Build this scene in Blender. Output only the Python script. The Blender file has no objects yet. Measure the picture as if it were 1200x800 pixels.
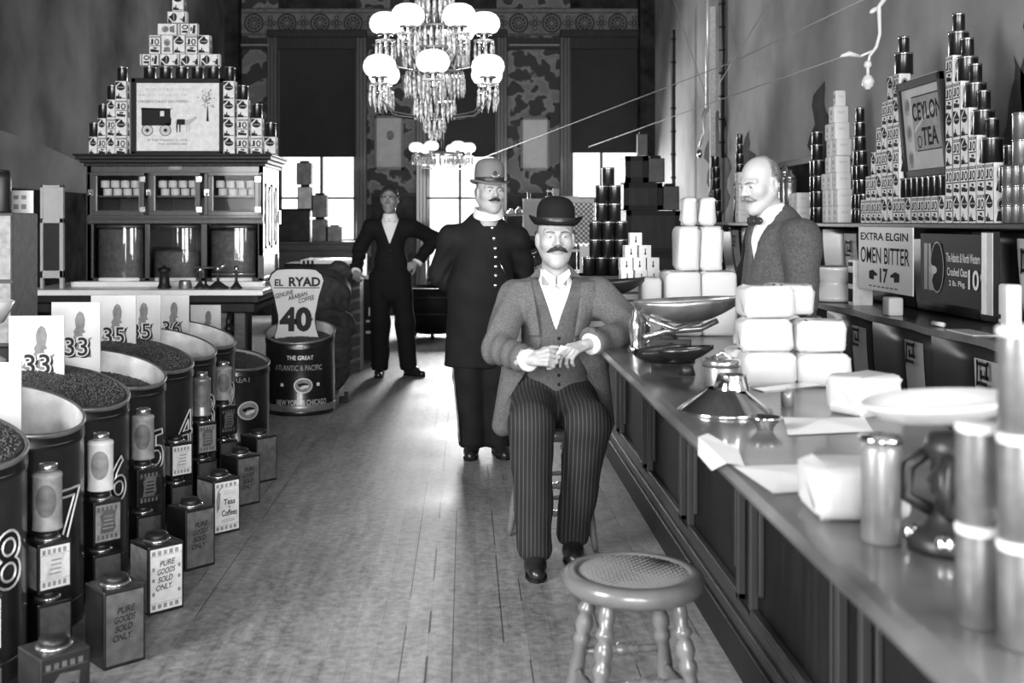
import bpy, math, random
import numpy as np
from mathutils import Vector, Matrix
random.seed(7); np.random.seed(7)
C = bpy.context.scene.collection
PI = math.pi
# ------------------------------------------------------------------ camera
F, CX, CY, H = 1300.0, 545.0, 260.0, 1.43
def P(x, y, d): return Vector(((x-CX)*d/F, d, H-(y-CY)*d/F))
cam = bpy.data.cameras.new('camera'); camo = bpy.data.objects.new('camera', cam); C.objects.link(camo)
camo.location = (0, 0, H); camo.rotation_euler = (PI/2, 0, 0)
cam.sensor_width = 36; cam.lens = F/1200*36; cam.shift_x = (600-CX)/1200; cam.shift_y = -(400-CY)/1200
cam.clip_start = .05; cam.clip_end = 100
cam.dof.use_dof = True; cam.dof.focus_distance = 5.6; cam.dof.aperture_fstop = 3.4
bpy.context.scene.camera = camo
# ------------------------------------------------------------------ materials
def nodes(m):
    m.use_nodes = True
    return m.node_tree.nodes, m.node_tree.links, m.node_tree.nodes['Principled BSDF']
M = {}
def mat(name, g, rough=.6, metal=0., mottle=0., scale=12., bump=0., bscale=60., spec=.5, coat=0., stretch=(1,1,1)):
    m = bpy.data.materials.new(name); N, L, b = nodes(m); M[name] = m
    b.inputs['Base Color'].default_value = (g, g, g, 1); b.inputs['Roughness'].default_value = rough
    b.inputs['Metallic'].default_value = metal; b.inputs['Specular IOR Level'].default_value = spec
    b.inputs['Coat Weight'].default_value = coat; b.inputs['Coat Roughness'].default_value = .08
    if mottle or bump:
        tc = N.new('ShaderNodeTexCoord'); mp = N.new('ShaderNodeMapping'); mp.inputs['Scale'].default_value = stretch
        L.new(tc.outputs['Object'], mp.inputs['Vector'])
    if mottle:
        n = N.new('ShaderNodeTexNoise'); n.inputs['Scale'].default_value = scale; n.inputs['Detail'].default_value = 6
        L.new(mp.outputs[0], n.inputs['Vector'])
        r = N.new('ShaderNodeValToRGB'); lo = max(0, g*(1-mottle)); hi = min(1, g*(1+mottle))
        r.color_ramp.elements[0].position = .3; r.color_ramp.elements[1].position = .7
        r.color_ramp.elements[0].color = (lo, lo, lo, 1); r.color_ramp.elements[1].color = (hi, hi, hi, 1)
        L.new(n.outputs['Fac'], r.inputs[0]); L.new(r.outputs[0], b.inputs['Base Color'])
    if bump:
        n2 = N.new('ShaderNodeTexNoise'); n2.inputs['Scale'].default_value = bscale; n2.inputs['Detail'].default_value = 5
        L.new(mp.outputs[0], n2.inputs['Vector'])
        bp = N.new('ShaderNodeBump'); bp.inputs['Strength'].default_value = bump; bp.inputs['Distance'].default_value = .01
        L.new(n2.outputs['Fac'], bp.inputs['Height']); L.new(bp.outputs[0], b.inputs['Normal'])
    return m
def emit(name, g, s):
    m = mat(name, g, .5); b = m.node_tree.nodes['Principled BSDF']
    b.inputs['Emission Color'].default_value = (1, 1, 1, 1); b.inputs['Emission Strength'].default_value = s
    return m
def glass(name, tint=.9, ior=1.45, rough=.02):
    m = bpy.data.materials.new(name); N, L, b = nodes(m); M[name] = m
    N.remove(b); out = N['Material Output']
    t = N.new('ShaderNodeBsdfTransparent'); t.inputs[0].default_value = (tint, tint, tint, 1)
    gl = N.new('ShaderNodeBsdfGlossy'); gl.inputs['Roughness'].default_value = rough
    fr = N.new('ShaderNodeFresnel'); fr.inputs[0].default_value = ior
    mx = N.new('ShaderNodeMixShader'); L.new(fr.outputs[0], mx.inputs[0]); L.new(t.outputs[0], mx.inputs[1]); L.new(gl.outputs[0], mx.inputs[2])
    L.new(mx.outputs[0], out.inputs[0]); return m
mat('dark_wood', .011, .5, mottle=.5, scale=5, stretch=(6,6,.6), spec=.25)
mat('cab_wood', .022, .42, mottle=.45, scale=5, stretch=(4,4,.8), coat=.3)
mat('mid_wood', .09, .45, mottle=.4, scale=5, stretch=(1,8,8))
mat('crate_wood', .055, .7, mottle=.4, scale=4, stretch=(1,6,6))
mat('stool_wood', .15, .28, mottle=.25, scale=9, coat=.5)
mat('cane', .22, .6, bump=.3, bscale=120)
mat('counter_top', .10, .36, mottle=.7, scale=3, bump=.06, bscale=14, coat=.35)
mat('black', .008, .6, spec=.25); mat('black_gloss', .011, .42, spec=.4); mat('ink', .012, .8, spec=.15)
mat('black_tin', .009, .3, coat=.3, mottle=.5, scale=14)
mat('dark_tin', .025, .36, mottle=.5, scale=8, metal=.3)
mat('grey_tin', .2, .32, metal=.35, mottle=.4, scale=9)
mat('bright_tin', .55, .2, metal=.9, mottle=.2, scale=6)
mat('worn_tin', .30, .34, metal=.75, mottle=.45, scale=10)
mat('chrome', .75, .1, metal=1.); mat('brass', .5, .22, metal=1.)
mat('marble', .86, .25, mottle=.08, scale=6)
mat('paper', .62, .85, mottle=.03, scale=8, bump=.12, bscale=25)
mat('parcel_paper', .47, .8, bump=.35, bscale=16)
mat('sign_paper', .86, .8); mat('card', .46, .8, mottle=.07, scale=9); mat('board_grey', .46, .8, mottle=.06, scale=9); mat('card_grey', .42, .8, mottle=.12, scale=7)
mat('grey_print', .15, .8, mottle=.25, scale=30); mat('pale_print', .55, .8, mottle=.2, scale=40)
mat('print_dark', .022, .8, spec=.15); mat('print_mid', .26, .8, mottle=.2, scale=30); mat('label_grey', .24, .6, mottle=.3, scale=30); mat('label_white', .66, .6, mottle=.12, scale=25)
mat('label_dark', .10, .5, mottle=.35, scale=25)
mat('bin_inner', .52, .5, mottle=.25, scale=14, metal=.15)
mat('gilt', .62, .4, metal=.3)
mat('coffee', .035, .45, mottle=.5, scale=60); mat('coffee_bean', .05, .38, mottle=.5, scale=30)
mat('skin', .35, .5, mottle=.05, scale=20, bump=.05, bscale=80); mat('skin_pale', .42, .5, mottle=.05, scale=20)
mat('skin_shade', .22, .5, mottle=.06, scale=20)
mat('eye_white', .36, .3); mat('iris', .06, .2); mat('lip', .26, .5)
mat('hair_dark', .03, .5, bump=.5, bscale=160, stretch=(1,1,.3)); mat('hair_grey', .16, .6, mottle=.4, scale=40, bump=.5, bscale=160)
mat('moustache_dark', .02, .6, bump=.5, bscale=160); mat('moustache_fair', .2, .6, mottle=.3, scale=60, bump=.5, bscale=160)
mat('suit_black', .008, .85, bump=.15, bscale=30, spec=.2); mat('suit_navy', .009, .8, mottle=.3, scale=9, bump=.25, bscale=18, spec=.25)
mat('tweed', .10, .9, mottle=.3, scale=130, bump=.3, bscale=22); mat('vest_tweed', .08, .9, mottle=.3, scale=120, bump=.25, bscale=24)
mat('clerk_wool', .06, .9, mottle=.3, scale=90, bump=.3, bscale=16)
mat('linen', .74, .8, bump=.15, bscale=30); mat('felt_black', .01, .85, bump=.05, bscale=200, spec=.15); mat('felt_grey', .17, .75, mottle=.12, scale=18)
mat('ribbon', .03, .4); mat('leather', .018, .3, coat=.3)
mat('blind', .016, .8, mottle=.2, scale=4); mat('sack', .045, .8, mottle=.5, scale=18, bump=.6, bscale=25)
mat('opal', .9, .3); mat('wire', .22, .7); mat('iron', .03, .4, metal=.5); mat('pipe', .7, .35, metal=.5)
mat('porcelain', .55, .2, coat=.4); mat('moulding', .035, .4, spec=.4)
mat('crystal', .7, .06, mottle=.95, scale=45, coat=1.)  # strong light-dark mottle paints the sparkle into the crystal colour
emit('gas_globe', .9, .9); emit('daylight', .9, 1.7)
glass('pane_glass', .92, 1.13); glass('drum_glass', .8, 1.6, .03)
def stripes(name, lo, hi, per):
    m = mat(name, lo, .85); N, L, b = nodes(m)
    tc = N.new('ShaderNodeTexCoord'); sx = N.new('ShaderNodeSeparateXYZ'); L.new(tc.outputs['Object'], sx.inputs[0])
    a = N.new('ShaderNodeMath'); a.operation = 'MULTIPLY'; a.inputs[1].default_value = 2*PI/per; L.new(sx.outputs[0], a.inputs[0])
    s = N.new('ShaderNodeMath'); s.operation = 'SINE'; L.new(a.outputs[0], s.inputs[0])
    r = N.new('ShaderNodeValToRGB'); r.color_ramp.elements[0].position = .78; r.color_ramp.elements[1].position = .95
    r.color_ramp.elements[0].color = (lo, lo, lo, 1); r.color_ramp.elements[1].color = (hi, hi, hi, 1)
    L.new(s.outputs[0], r.inputs[0]); L.new(r.outputs[0], b.inputs['Base Color'])
stripes('pinstripe', .012, .075, .016)
# ------------------------------------------------------------------ mesh builder
class MB:
    def __init__(s): s.v = []; s.f = []; s.m = []; s.sm = []; s.mats = []
    def mi(s, m):
        if m not in s.mats: s.mats.append(m)
        return s.mats.index(m)
    def add(s, vs, fs, m, smooth=False):
        o = len(s.v); k = s.mi(m)
        s.v += [tuple(v) for v in vs]
        for f in fs: s.f.append(tuple(o+i for i in f)); s.m.append(k); s.sm.append(smooth)
        return s
    def box(s, x0, x1, y0, y1, z0, z1, m, R=None, piv=None):
        vs = [Vector((x, y, z)) for x in (x0, x1) for y in (y0, y1) for z in (z0, z1)]
        if R is not None:
            p = Vector(piv) if piv is not None else Vector(((x0+x1)/2, (y0+y1)/2, (z0+z1)/2))
            vs = [p+R @ (v-p) for v in vs]
        return s.add(vs, [(0,1,3,2),(4,6,7,5),(0,4,5,1),(2,3,7,6),(0,2,6,4),(1,5,7,3)], m)
    def rbox(s, c, sx, sy, sz, m, r=.02, n=3, R=None, jit=0):
        # rounded soft box (superellipsoid-like) centred at c
        vs = []; fs = []; K = 4*n+4; rings = []
        hx, hy, hz = sx/2, sy/2, sz/2
        prof = [(0., -hz)]
        for i in range(n+1):
            a = -PI/2+PI/2*i/n; prof.append((math.cos(a), -hz+r+r*math.sin(a)))
        for i in range(n+1):
            a = PI/2*i/n; prof.append((math.cos(a), hz-r+r*math.sin(a)))
        for (cr, z) in prof[1:]:
            ring = []
            for q in range(4):
                sxn, syn = [(1,1),(-1,1),(-1,-1),(1,-1)][q]
                for i in range(n+1):
                    a = PI/2*q+PI/2*i/n
                    ring.append(Vector((sxn*(hx-r)+r*cr*math.cos(a), syn*(hy-r)+r*cr*math.sin(a), z)))
            rings.append(ring)
        K = len(rings[0])
        for ring in rings: vs += ring
        for i in range(len(rings)-1):
            for j in range(K): fs.append((i*K+j, i*K+(j+1) % K, (i+1)*K+(j+1) % K, (i+1)*K+j))
        fs.append(tuple(range(K-1, -1, -1))); fs.append(tuple((len(rings)-1)*K+j for j in range(K)))
        if jit: vs = [v+Vector((random.uniform(-jit, jit), random.uniform(-jit, jit), random.uniform(-jit, jit)*.6)) for v in vs]
        c = Vector(c); vs = [c+(R @ v if R is not None else v) for v in vs]
        return s.add(vs, fs, m, True)
    def lathe(s, prof, c, m, n=24, smooth=True, R=None, sy=1., capb=True, capt=True, arc=None):
        vs = []; fs = []; c = Vector(c); k = len(prof)
        a0, a1 = arc if arc else (0, 2*PI); nn = n+1 if arc else n
        for (r, z) in prof:
            for j in range(nn):
                a = a0+(a1-a0)*j/n
                v = Vector((r*math.cos(a), r*math.sin(a)*sy, z)); vs.append(c+(R @ v if R is not None else v))
        for i in range(k-1):
            for j in range(n):
                j2 = j+1 if arc else (j+1) % n
                fs.append((i*nn+j, i*nn+j2, (i+1)*nn+j2, (i+1)*nn+j))
        if not arc:
            if capb: fs.append(tuple(range(n-1, -1, -1)))
            if capt: fs.append(tuple((k-1)*n+j for j in range(n)))
        return s.add(vs, fs, m, smooth)
    def cyl(s, c, r, z0, z1, m, n=24, b=.004):
        # sharp-looking can: shading split by small bevel
        return s.lathe([(r-b, z0), (r, z0+b), (r, z1-b), (r-b, z1)], c, m, n)
    def tube(s, pts, r, m, n=8):
        pts = [Vector(p) for p in pts]; vs = []; fs = []; k = len(pts)
        rs = r if isinstance(r, (list, tuple)) else [r]*k
        up = None
        for i, p in enumerate(pts):
            t = (pts[min(i+1, k-1)]-pts[max(i-1, 0)]).normalized()
            if up is None: up = Vector((0, 0, 1)) if abs(t.z) < .9 else Vector((1, 0, 0))
            a = t.cross(up).normalized(); b = a.cross(t).normalized(); up = b
            for j in range(n):
                w = 2*PI*j/n; vs.append(p+(a*math.cos(w)+b*math.sin(w))*rs[i])
        for i in range(k-1):
            for j in range(n): fs.append((i*n+j, i*n+(j+1) % n, (i+1)*n+(j+1) % n, (i+1)*n+j))
        fs.append(tuple(range(n-1, -1, -1))); fs.append(tuple((k-1)*n+j for j in range(n)))
        return s.add(vs, fs, m, True)
    def turned(s, a, b, prof, m, n=14):
        # turned spindle: prof = [(t, r)] along a->b
        a = Vector(a); b = Vector(b); return s.tube([a+(b-a)*t for t, r in prof], [r for t, r in prof], m, n)
    def ball(s, c, r, m, n=14, sc=(1,1,1), R=None):
        k = max(6, n//2); prof = [(max(1e-4, math.sin(PI*i/k)), -math.cos(PI*i/k)) for i in range(k+1)]
        vs = []; fs = []; c = Vector(c)
        for (rr, z) in prof:
            for j in range(n):
                a = 2*PI*j/n; v = Vector((rr*math.cos(a)*r*sc[0], rr*math.sin(a)*r*sc[1], z*r*sc[2])); vs.append(c+(R @ v if R is not None else v))
        for i in range(k):
            for j in range(n): fs.append((i*n+j, i*n+(j+1) % n, (i+1)*n+(j+1) % n, (i+1)*n+j))
        return s.add(vs, fs, m, True)
    def flat(s, o, u, v, pts, m):
        o = Vector(o); u = Vector(u); v = Vector(v)
        return s.add([o+u*a+v*b for a, b in pts], [tuple(range(len(pts)))], m)
    def slab(s, o, u, v, pts, th, m):
        # extruded outline, thickness th away from the normal
        o = Vector(o); u = Vector(u); v = Vector(v); n = u.cross(v).normalized(); k = len(pts)
        a = [o+u*p+v*q for p, q in pts]; b = [x-n*th for x in a]
        s.add(a, [tuple(range(k))], m); s.add(b, [tuple(range(k-1, -1, -1))], m)
        return s.add(a+b, [(i, i+k, (i+1) % k+k, (i+1) % k) for i in range(k)], m)
    def rect(s, o, u, v, a0, a1, b0, b1, m): return s.flat(o, u, v, [(a0,b0),(a1,b0),(a1,b1),(a0,b1)], m)
    def disc(s, o, u, v, ca, cb, ra, rb, m, n=20): return s.flat(o, u, v, [(ca+ra*math.cos(2*PI*i/n), cb+rb*math.sin(2*PI*i/n)) for i in range(n)], m)
    def ring(s, o, u, v, ca, cb, ra, rb, w, m, n=24):
        o = Vector(o); u = Vector(u); v = Vector(v); vs = []
        for i in range(n):
            a = 2*PI*i/n; c, q = math.cos(a), math.sin(a)
            vs += [o+u*(ca+ra*c)+v*(cb+rb*q), o+u*(ca+(ra-w)*c)+v*(cb+(rb-w)*q)]
        return s.add(vs, [(2*i, (2*i+2) % (2*n), (2*i+3) % (2*n), 2*i+1) for i in range(n)], m)
    def text(s, txt, fn, size, m, width=None, bold=.0, outline=None, shear=0, ext=0):
        # fn maps (u, v, w) on the sign to a point in space; text is centred
        cu = bpy.data.curves.new('t', 'FONT'); cu.body = txt; cu.size = 1; cu.align_x = 'CENTER'; cu.align_y = 'CENTER'; cu.shear = shear
        cu.resolution_u = 4; cu.offset = bold
        if outline: cu.fill_mode = 'NONE'; cu.bevel_depth = outline; cu.bevel_resolution = 0
        ob = bpy.data.objects.new('t', cu); C.objects.link(ob); dg = bpy.context.evaluated_depsgraph_get()
        me = ob.evaluated_get(dg).to_mesh()
        vs = [v.co.copy() for v in me.vertices]; fs = [tuple(p.vertices) for p in me.polygons]
        ob.evaluated_get(dg).to_mesh_clear(); bpy.data.objects.remove(ob); bpy.data.curves.remove(cu)
        if not vs: return s
        x0 = min(v.x for v in vs); x1 = max(v.x for v in vs); y0 = min(v.y for v in vs); y1 = max(v.y for v in vs)
        ky = size/max(y1-y0, 1e-6); kx = width/(x1-x0) if width else ky
        out = [fn((v.x-(x0+x1)/2)*kx, (v.y-(y0+y1)/2)*ky, v.z*kx) for v in vs]
        return s.add(out, fs, m)
    def mesh(s, name, loc=(0,0,0)):
        me = bpy.data.meshes.new(name); lx, ly, lz = loc
        me.from_pydata([(x-lx, y-ly, z-lz) for x, y, z in s.v], [], s.f)
        for k in s.mats: me.materials.append(M[k])
        me.polygons.foreach_set('material_index', s.m); me.polygons.foreach_set('use_smooth', s.sm)
        me.update(); return me
    def build(s, name, parent=None, loc=None, bevel=0):
        if parent is not None: loc = root_loc(parent)
        elif loc is None:
            loc = ((min(v[0] for v in s.v)+max(v[0] for v in s.v))/2, (min(v[1] for v in s.v)+max(v[1] for v in s.v))/2, min(v[2] for v in s.v))
        o = bpy.data.objects.new(name, s.mesh(name, loc)); C.objects.link(o)
        if parent is not None: o.parent = parent
        else: o.location = loc
        if bevel:
            b = o.modifiers.new('bevel', 'BEVEL'); b.width = bevel; b.segments = 2; b.limit_method = 'ANGLE'; b.angle_limit = math.radians(50)
        return o
def root_loc(o):
    l = Vector(o.location)
    while o.parent: o = o.parent; l = l+Vector(o.location)
    return tuple(l)
def tag(o, label=None, cat=None, group=None, kind=None):
    if label: o['label'] = label
    if cat: o['category'] = cat
    if group: o['group'] = group
    if kind: o['kind'] = kind
    return o
def thing(name, label, cat, loc=(0,0,0), group=None):
    o = bpy.data.objects.new(name, None); C.objects.link(o); o.location = loc; o.empty_display_size = .05
    return tag(o, label, cat, group)
def struct(name, mb, bevel=0): return tag(mb.build(name, bevel=bevel), kind='structure')
def children(o): return [c for c in bpy.data.objects if c.parent == o]
def dup(root, loc, rz=0, label=None, group=None):
    r = root.copy(); C.objects.link(r); r.location = loc; r.rotation_euler = (0, 0, rz)
    for ch in children(root):
        c = ch.copy(); C.objects.link(c); c.parent = r
        for g in children(ch):
            d = g.copy(); C.objects.link(d); d.parent = c
    if label: r['label'] = label
    if group: r['group'] = group
    return r
class Proto:
    # first placement moves the original, later ones copy it
    def __init__(s, o): s.o = o; s.used = False
    def put(s, loc, rz=0, label=None, group=None):
        if not s.used:
            s.used = True; s.o.location = loc; s.o.rotation_euler = (0, 0, rz)
            if label: s.o['label'] = label
            if group: s.o['group'] = group
            return s.o
        return dup(s.o, loc, rz, label, group)
def fX(o):   # sign facing the camera side (-Y): u along +X
    o = Vector(o); return lambda u, v, w=0: o+Vector((u, -w, v))
def fW(o):   # sign facing -X (right wall): reads from far to near
    o = Vector(o); return lambda u, v, w=0: o+Vector((-w, -u, v))
def fCyl(cx, cy, r, a0, z0):   # wrapped on a cylinder; a0 = angle from the -Y side towards +X
    return lambda u, v, w=0: Vector((cx+(r+w)*math.sin(a0+u/r), cy-(r+w)*math.cos(a0+u/r), z0+v))
UX, UZ, UYn = Vector((1,0,0)), Vector((0,0,1)), Vector((0,-1,0))
Rz = lambda a: Matrix.Rotation(a, 3, 'Z')
Rx = lambda a: Matrix.Rotation(a, 3, 'X')
Ry = lambda a: Matrix.Rotation(a, 3, 'Y')
# ------------------------------------------------------------------ signed-distance sculpting
def strip_oval(g, f, ru, rv, m, n=12):
    # oval wrapped on a curved face, cut in upright strips
    us = [ru*math.sin(PI*(i/n-.5)) for i in range(n+1)]; vs = []
    for u in us: w = rv*math.sqrt(max(0, 1-(u/ru)**2)); vs += [f(u, -w), f(u, w)]
    g.add(vs, [(2*i, 2*i+2, 2*i+3, 2*i+1) for i in range(n)], m)
def cap(p, a, b, ra, rb=None, sy=1.):
    rb = ra if rb is None else rb
    a = np.array(a, float); b = np.array(b, float)
    s = np.array([1, 1/sy, 1]); q = (p-a)*s; ba = (b-a)*s
    h = np.clip(q @ ba/max(1e-9, ba @ ba), 0, 1)
    return (np.linalg.norm(q-h[:, None]*ba, axis=1)-(ra+(rb-ra)*h))*min(1, sy if sy < 1 else 1)
def ell(p, c, r):
    q = (p-np.array(c))/np.array(r); k0 = np.linalg.norm(q, axis=1); k1 = np.linalg.norm(q/np.array(r), axis=1)
    return k0*(k0-1)/np.maximum(k1, 1e-6)
def smin(a, b, k):
    h = np.maximum(k-np.abs(a-b), 0)/k; return np.minimum(a, b)-h*h*k*.25
def smax(a, b, k): return -smin(-a, -b, k)
def un(k, *ds):
    d = ds[0]
    for e in ds[1:]: d = smin(d, e, k)
    return d
def surfnet(f, lo, hi, h):
    lo = np.array(lo, float); hi = np.array(hi, float); n = np.ceil((hi-lo)/h).astype(int)+1
    ax = [lo[i]+h*np.arange(n[i]) for i in range(3)]
    G = np.stack(np.meshgrid(*ax, indexing='ij'), -1).reshape(-1, 3)
    D = np.concatenate([f(G[i:i+200000]) for i in range(0, len(G), 200000)]).reshape(n)
    D[0] = D[-1] = 1; D[:, 0] = D[:, -1] = 1; D[:, :, 0] = D[:, :, -1] = 1
    m = n-1
    def cor(o): return D[o[0]:o[0]+m[0], o[1]:o[1]+m[1], o[2]:o[2]+m[2]]
    cs = [(i, j, k) for i in (0, 1) for j in (0, 1) for k in (0, 1)]
    cnt = sum((cor(o) < 0).astype(int) for o in cs); mix = (cnt > 0) & (cnt < 8)
    idx = -np.ones(m, int); idx[mix] = np.arange(mix.sum())
    pos = np.zeros((mix.sum(), 3)); w = np.zeros(mix.sum())
    for a in cs:
        for b in cs:
            if a < b and sum(abs(a[i]-b[i]) for i in range(3)) == 1:
                da = cor(a)[mix]; db = cor(b)[mix]; cr = (da < 0) != (db < 0)
                t = np.where(cr, da/np.where(cr, da-db, 1), 0)
                pos += np.where(cr[:, None], np.array(a)+t[:, None]*(np.array(b)-np.array(a)), 0); w += cr
    ci = np.argwhere(mix); V = lo+(ci+pos/w[:, None])*h
    Fs = []
    for axn in range(3):
        s0 = [slice(0, n[i]) for i in range(3)]; s1 = list(s0)
        for i in range(3):
            if i == axn: s0[i] = slice(0, n[i]-1); s1[i] = slice(1, n[i])
            else: s0[i] = slice(1, n[i]-1); s1[i] = slice(1, n[i]-1)
        a = D[tuple(s0)] < 0; b = D[tuple(s1)] < 0
        e = np.argwhere(a != b); sg = a[a != b]
        off = np.array([0 if i == axn else 1 for i in range(3)]); e = e+off
        j, k = [(1, 2), (2, 0), (0, 1)][axn]
        dj = np.zeros(3, int); dj[j] = 1; dk = np.zeros(3, int); dk[k] = 1
        q = np.stack([idx[tuple((e-dj-dk).T)], idx[tuple((e-dk).T)], idx[tuple(e.T)], idx[tuple((e-dj).T)]], 1)
        q[~sg] = q[~sg][:, ::-1]; Fs.append(q)
    return V, np.concatenate(Fs)
def sdf(mb, f, lo, hi, h, m, pick=None):
    V, Q = surfnet(f, lo, hi, h)
    if len(V) == 0: return mb
    o = len(mb.v); k = mb.mi(m)
    mb.v += [tuple(v) for v in V.tolist()]; mb.f += [tuple(o+i for i in q) for q in Q.tolist()]
    mi = np.full(len(Q), k)
    if pick is not None:
        ctr = V[Q].mean(1)
        for nm, fn in pick: mi[fn(ctr)] = mb.mi(nm)
    mb.m += mi.tolist(); mb.sm += [True]*len(Q); return mb
# ================================================================== ROOM
XL, XR, YB, YF, ZC = -3.62, 2.86, 17.0, -6.0, 4.85
def floor_mat():
    m = bpy.data.materials.new('floor_boards'); M['floor_boards'] = m; N, L, b = nodes(m)
    tc = N.new('ShaderNodeTexCoord'); sx = N.new('ShaderNodeSeparateXYZ'); L.new(tc.outputs['Object'], sx.inputs[0])
    def math_(op, a, bb=None):
        q = N.new('ShaderNodeMath'); q.operation = op
        for i, w in enumerate((a, bb)):
            if w is None: continue
            if isinstance(w, (int, float)): q.inputs[i].default_value = w
            else: L.new(w, q.inputs[i])
        return q.outputs[0]
    u = math_('MULTIPLY', sx.outputs[0], 1/.085); fr = math_('FRACT', u); fl = math_('FLOOR', u)
    gap = math_('LESS_THAN', math_('ABSOLUTE', math_('SUBTRACT', fr, .5)), .488)
    wn = N.new('ShaderNodeTexWhiteNoise'); wn.noise_dimensions = '1D'; L.new(fl, wn.inputs['W'])
    wide = math_('LESS_THAN', math_('ABSOLUTE', math_('SUBTRACT', fr, .5)), .455)
    sel = math_('GREATER_THAN', wn.outputs['Value'], .68)
    # some seams are opened wide and dark, broken along their length
    brk = N.new('ShaderNodeTexNoise'); brk.inputs['Scale'].default_value = 1.; mpb = N.new('ShaderNodeMapping'); mpb.inputs['Scale'].default_value = (8, 1.1, 1)
    L.new(tc.outputs['Object'], mpb.inputs[0]); L.new(mpb.outputs[0], brk.inputs['Vector'])
    brk2 = math_('GREATER_THAN', brk.outputs['Fac'], .5)
    dark = math_('MULTIPLY', math_('MULTIPLY', sel, brk2), math_('SUBTRACT', 1., wide))
    mp = N.new('ShaderNodeMapping'); mp.inputs['Scale'].default_value = (9, 1.1, 1); L.new(tc.outputs['Object'], mp.inputs[0])
    n = N.new('ShaderNodeTexNoise'); n.inputs['Scale'].default_value = 2.2; n.inputs['Detail'].default_value = 9; n.inputs['Roughness'].default_value = .7; L.new(mp.outputs[0], n.inputs['Vector'])
    n2 = N.new('ShaderNodeTexNoise'); n2.inputs['Scale'].default_value = 1.1; n2.inputs['Detail'].default_value = 6; L.new(tc.outputs['Object'], n2.inputs['Vector'])
    n3 = N.new('ShaderNodeTexNoise'); n3.inputs['Scale'].default_value = 34; n3.inputs['Detail'].default_value = 4; L.new(tc.outputs['Object'], n3.inputs['Vector'])
    s = math_('ADD', math_('MULTIPLY', n.outputs['Fac'], .5), math_('ADD', math_('MULTIPLY', n2.outputs['Fac'], .45), math_('MULTIPLY', n3.outputs['Fac'], .5)))
    s = math_('ADD', s, math_('MULTIPLY', wn.outputs['Value'], .06))
    r = N.new('ShaderNodeValToRGB'); r.color_ramp.elements[0].position = .54; r.color_ramp.elements[1].position = .93
    r.color_ramp.elements[0].color = (.10,)*3+(1,); r.color_ramp.elements[1].color = (.38,)*3+(1,)
    L.new(s, r.inputs[0])
    k = math_('MULTIPLY', math_('ADD', math_('MULTIPLY', gap, .3), .7), math_('SUBTRACT', 1., math_('MULTIPLY', dark, .8)))
    mx = N.new('ShaderNodeMix'); mx.data_type = 'RGBA'; mx.blend_type = 'MULTIPLY'; mx.inputs[0].default_value = 1
    L.new(r.outputs[0], mx.inputs[6]); L.new(k, mx.inputs[7]); L.new(mx.outputs[2], b.inputs['Base Color'])
    L.new(math_('ADD', math_('MULTIPLY', n2.outputs['Fac'], .35), .36), b.inputs['Roughness'])
    bp = N.new('ShaderNodeBump'); bp.inputs['Strength'].default_value = .35; bp.inputs['Distance'].default_value = .004
    L.new(math_('ADD', s, k), bp.inputs['Height']); L.new(bp.outputs[0], b.inputs['Normal'])
floor_mat()
def wallpaper():
    m = bpy.data.materials.new('wallpaper'); M['wallpaper'] = m; N, L, b = nodes(m); b.inputs['Roughness'].default_value = .7
    tc = N.new('ShaderNodeTexCoord'); nz = N.new('ShaderNodeTexNoise'); nz.inputs['Scale'].default_value = 4; nz.inputs['Detail'].default_value = 2
    L.new(tc.outputs['Object'], nz.inputs['Vector'])
    ad = N.new('ShaderNodeMixRGB'); ad.blend_type = 'LINEAR_LIGHT'; ad.inputs[0].default_value = .16; L.new(tc.outputs['Object'], ad.inputs[1]); L.new(nz.outputs['Color'], ad.inputs[2])
    v = N.new('ShaderNodeTexVoronoi'); v.inputs['Scale'].default_value = 4.6; v.feature = 'SMOOTH_F1'; v.inputs['Smoothness'].default_value = .25
    L.new(ad.outputs[0], v.inputs['Vector'])
    r = N.new('ShaderNodeValToRGB'); e = r.color_ramp.elements
    e[0].position = .5; e[0].color = (.022,)*3+(1,); e[1].position = .56; e[1].color = (.19,)*3+(1,)
    q = r.color_ramp.elements.new(.7); q.color = (.13,)*3+(1,); L.new(v.outputs['Distance'], r.inputs[0]); L.new(r.outputs[0], b.inputs['Base Color'])
wallpaper()
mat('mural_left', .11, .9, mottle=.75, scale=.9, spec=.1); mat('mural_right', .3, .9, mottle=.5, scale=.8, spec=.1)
mat('mural_dark', .05, .9, spec=.1, mottle=.5, scale=3); mat('mural_pale', .17, .9, spec=.1, mottle=.35, scale=1.4)
mat('dado', .03, 1., spec=0., mottle=.6, scale=5); mat('ceiling_dark', .05, .9, mottle=.3, scale=2)
mat('frieze', .13, .8, mottle=.3, scale=12); mat('frieze_line', .02, .8)
struct('floor', MB().box(XL-.1, XR+.1, YF, YB+.2, -.1, 0, 'floor_boards'))
struct('ceiling', MB().box(XL-.1, XR+.1, YF, YB+.2, ZC, ZC+.1, 'ceiling_dark'))
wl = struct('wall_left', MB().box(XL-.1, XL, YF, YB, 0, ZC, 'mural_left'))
wr = struct('wall_right', MB().box(XR, XR+.1, YF, YB, 0, ZC, 'mural_right'))
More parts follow.
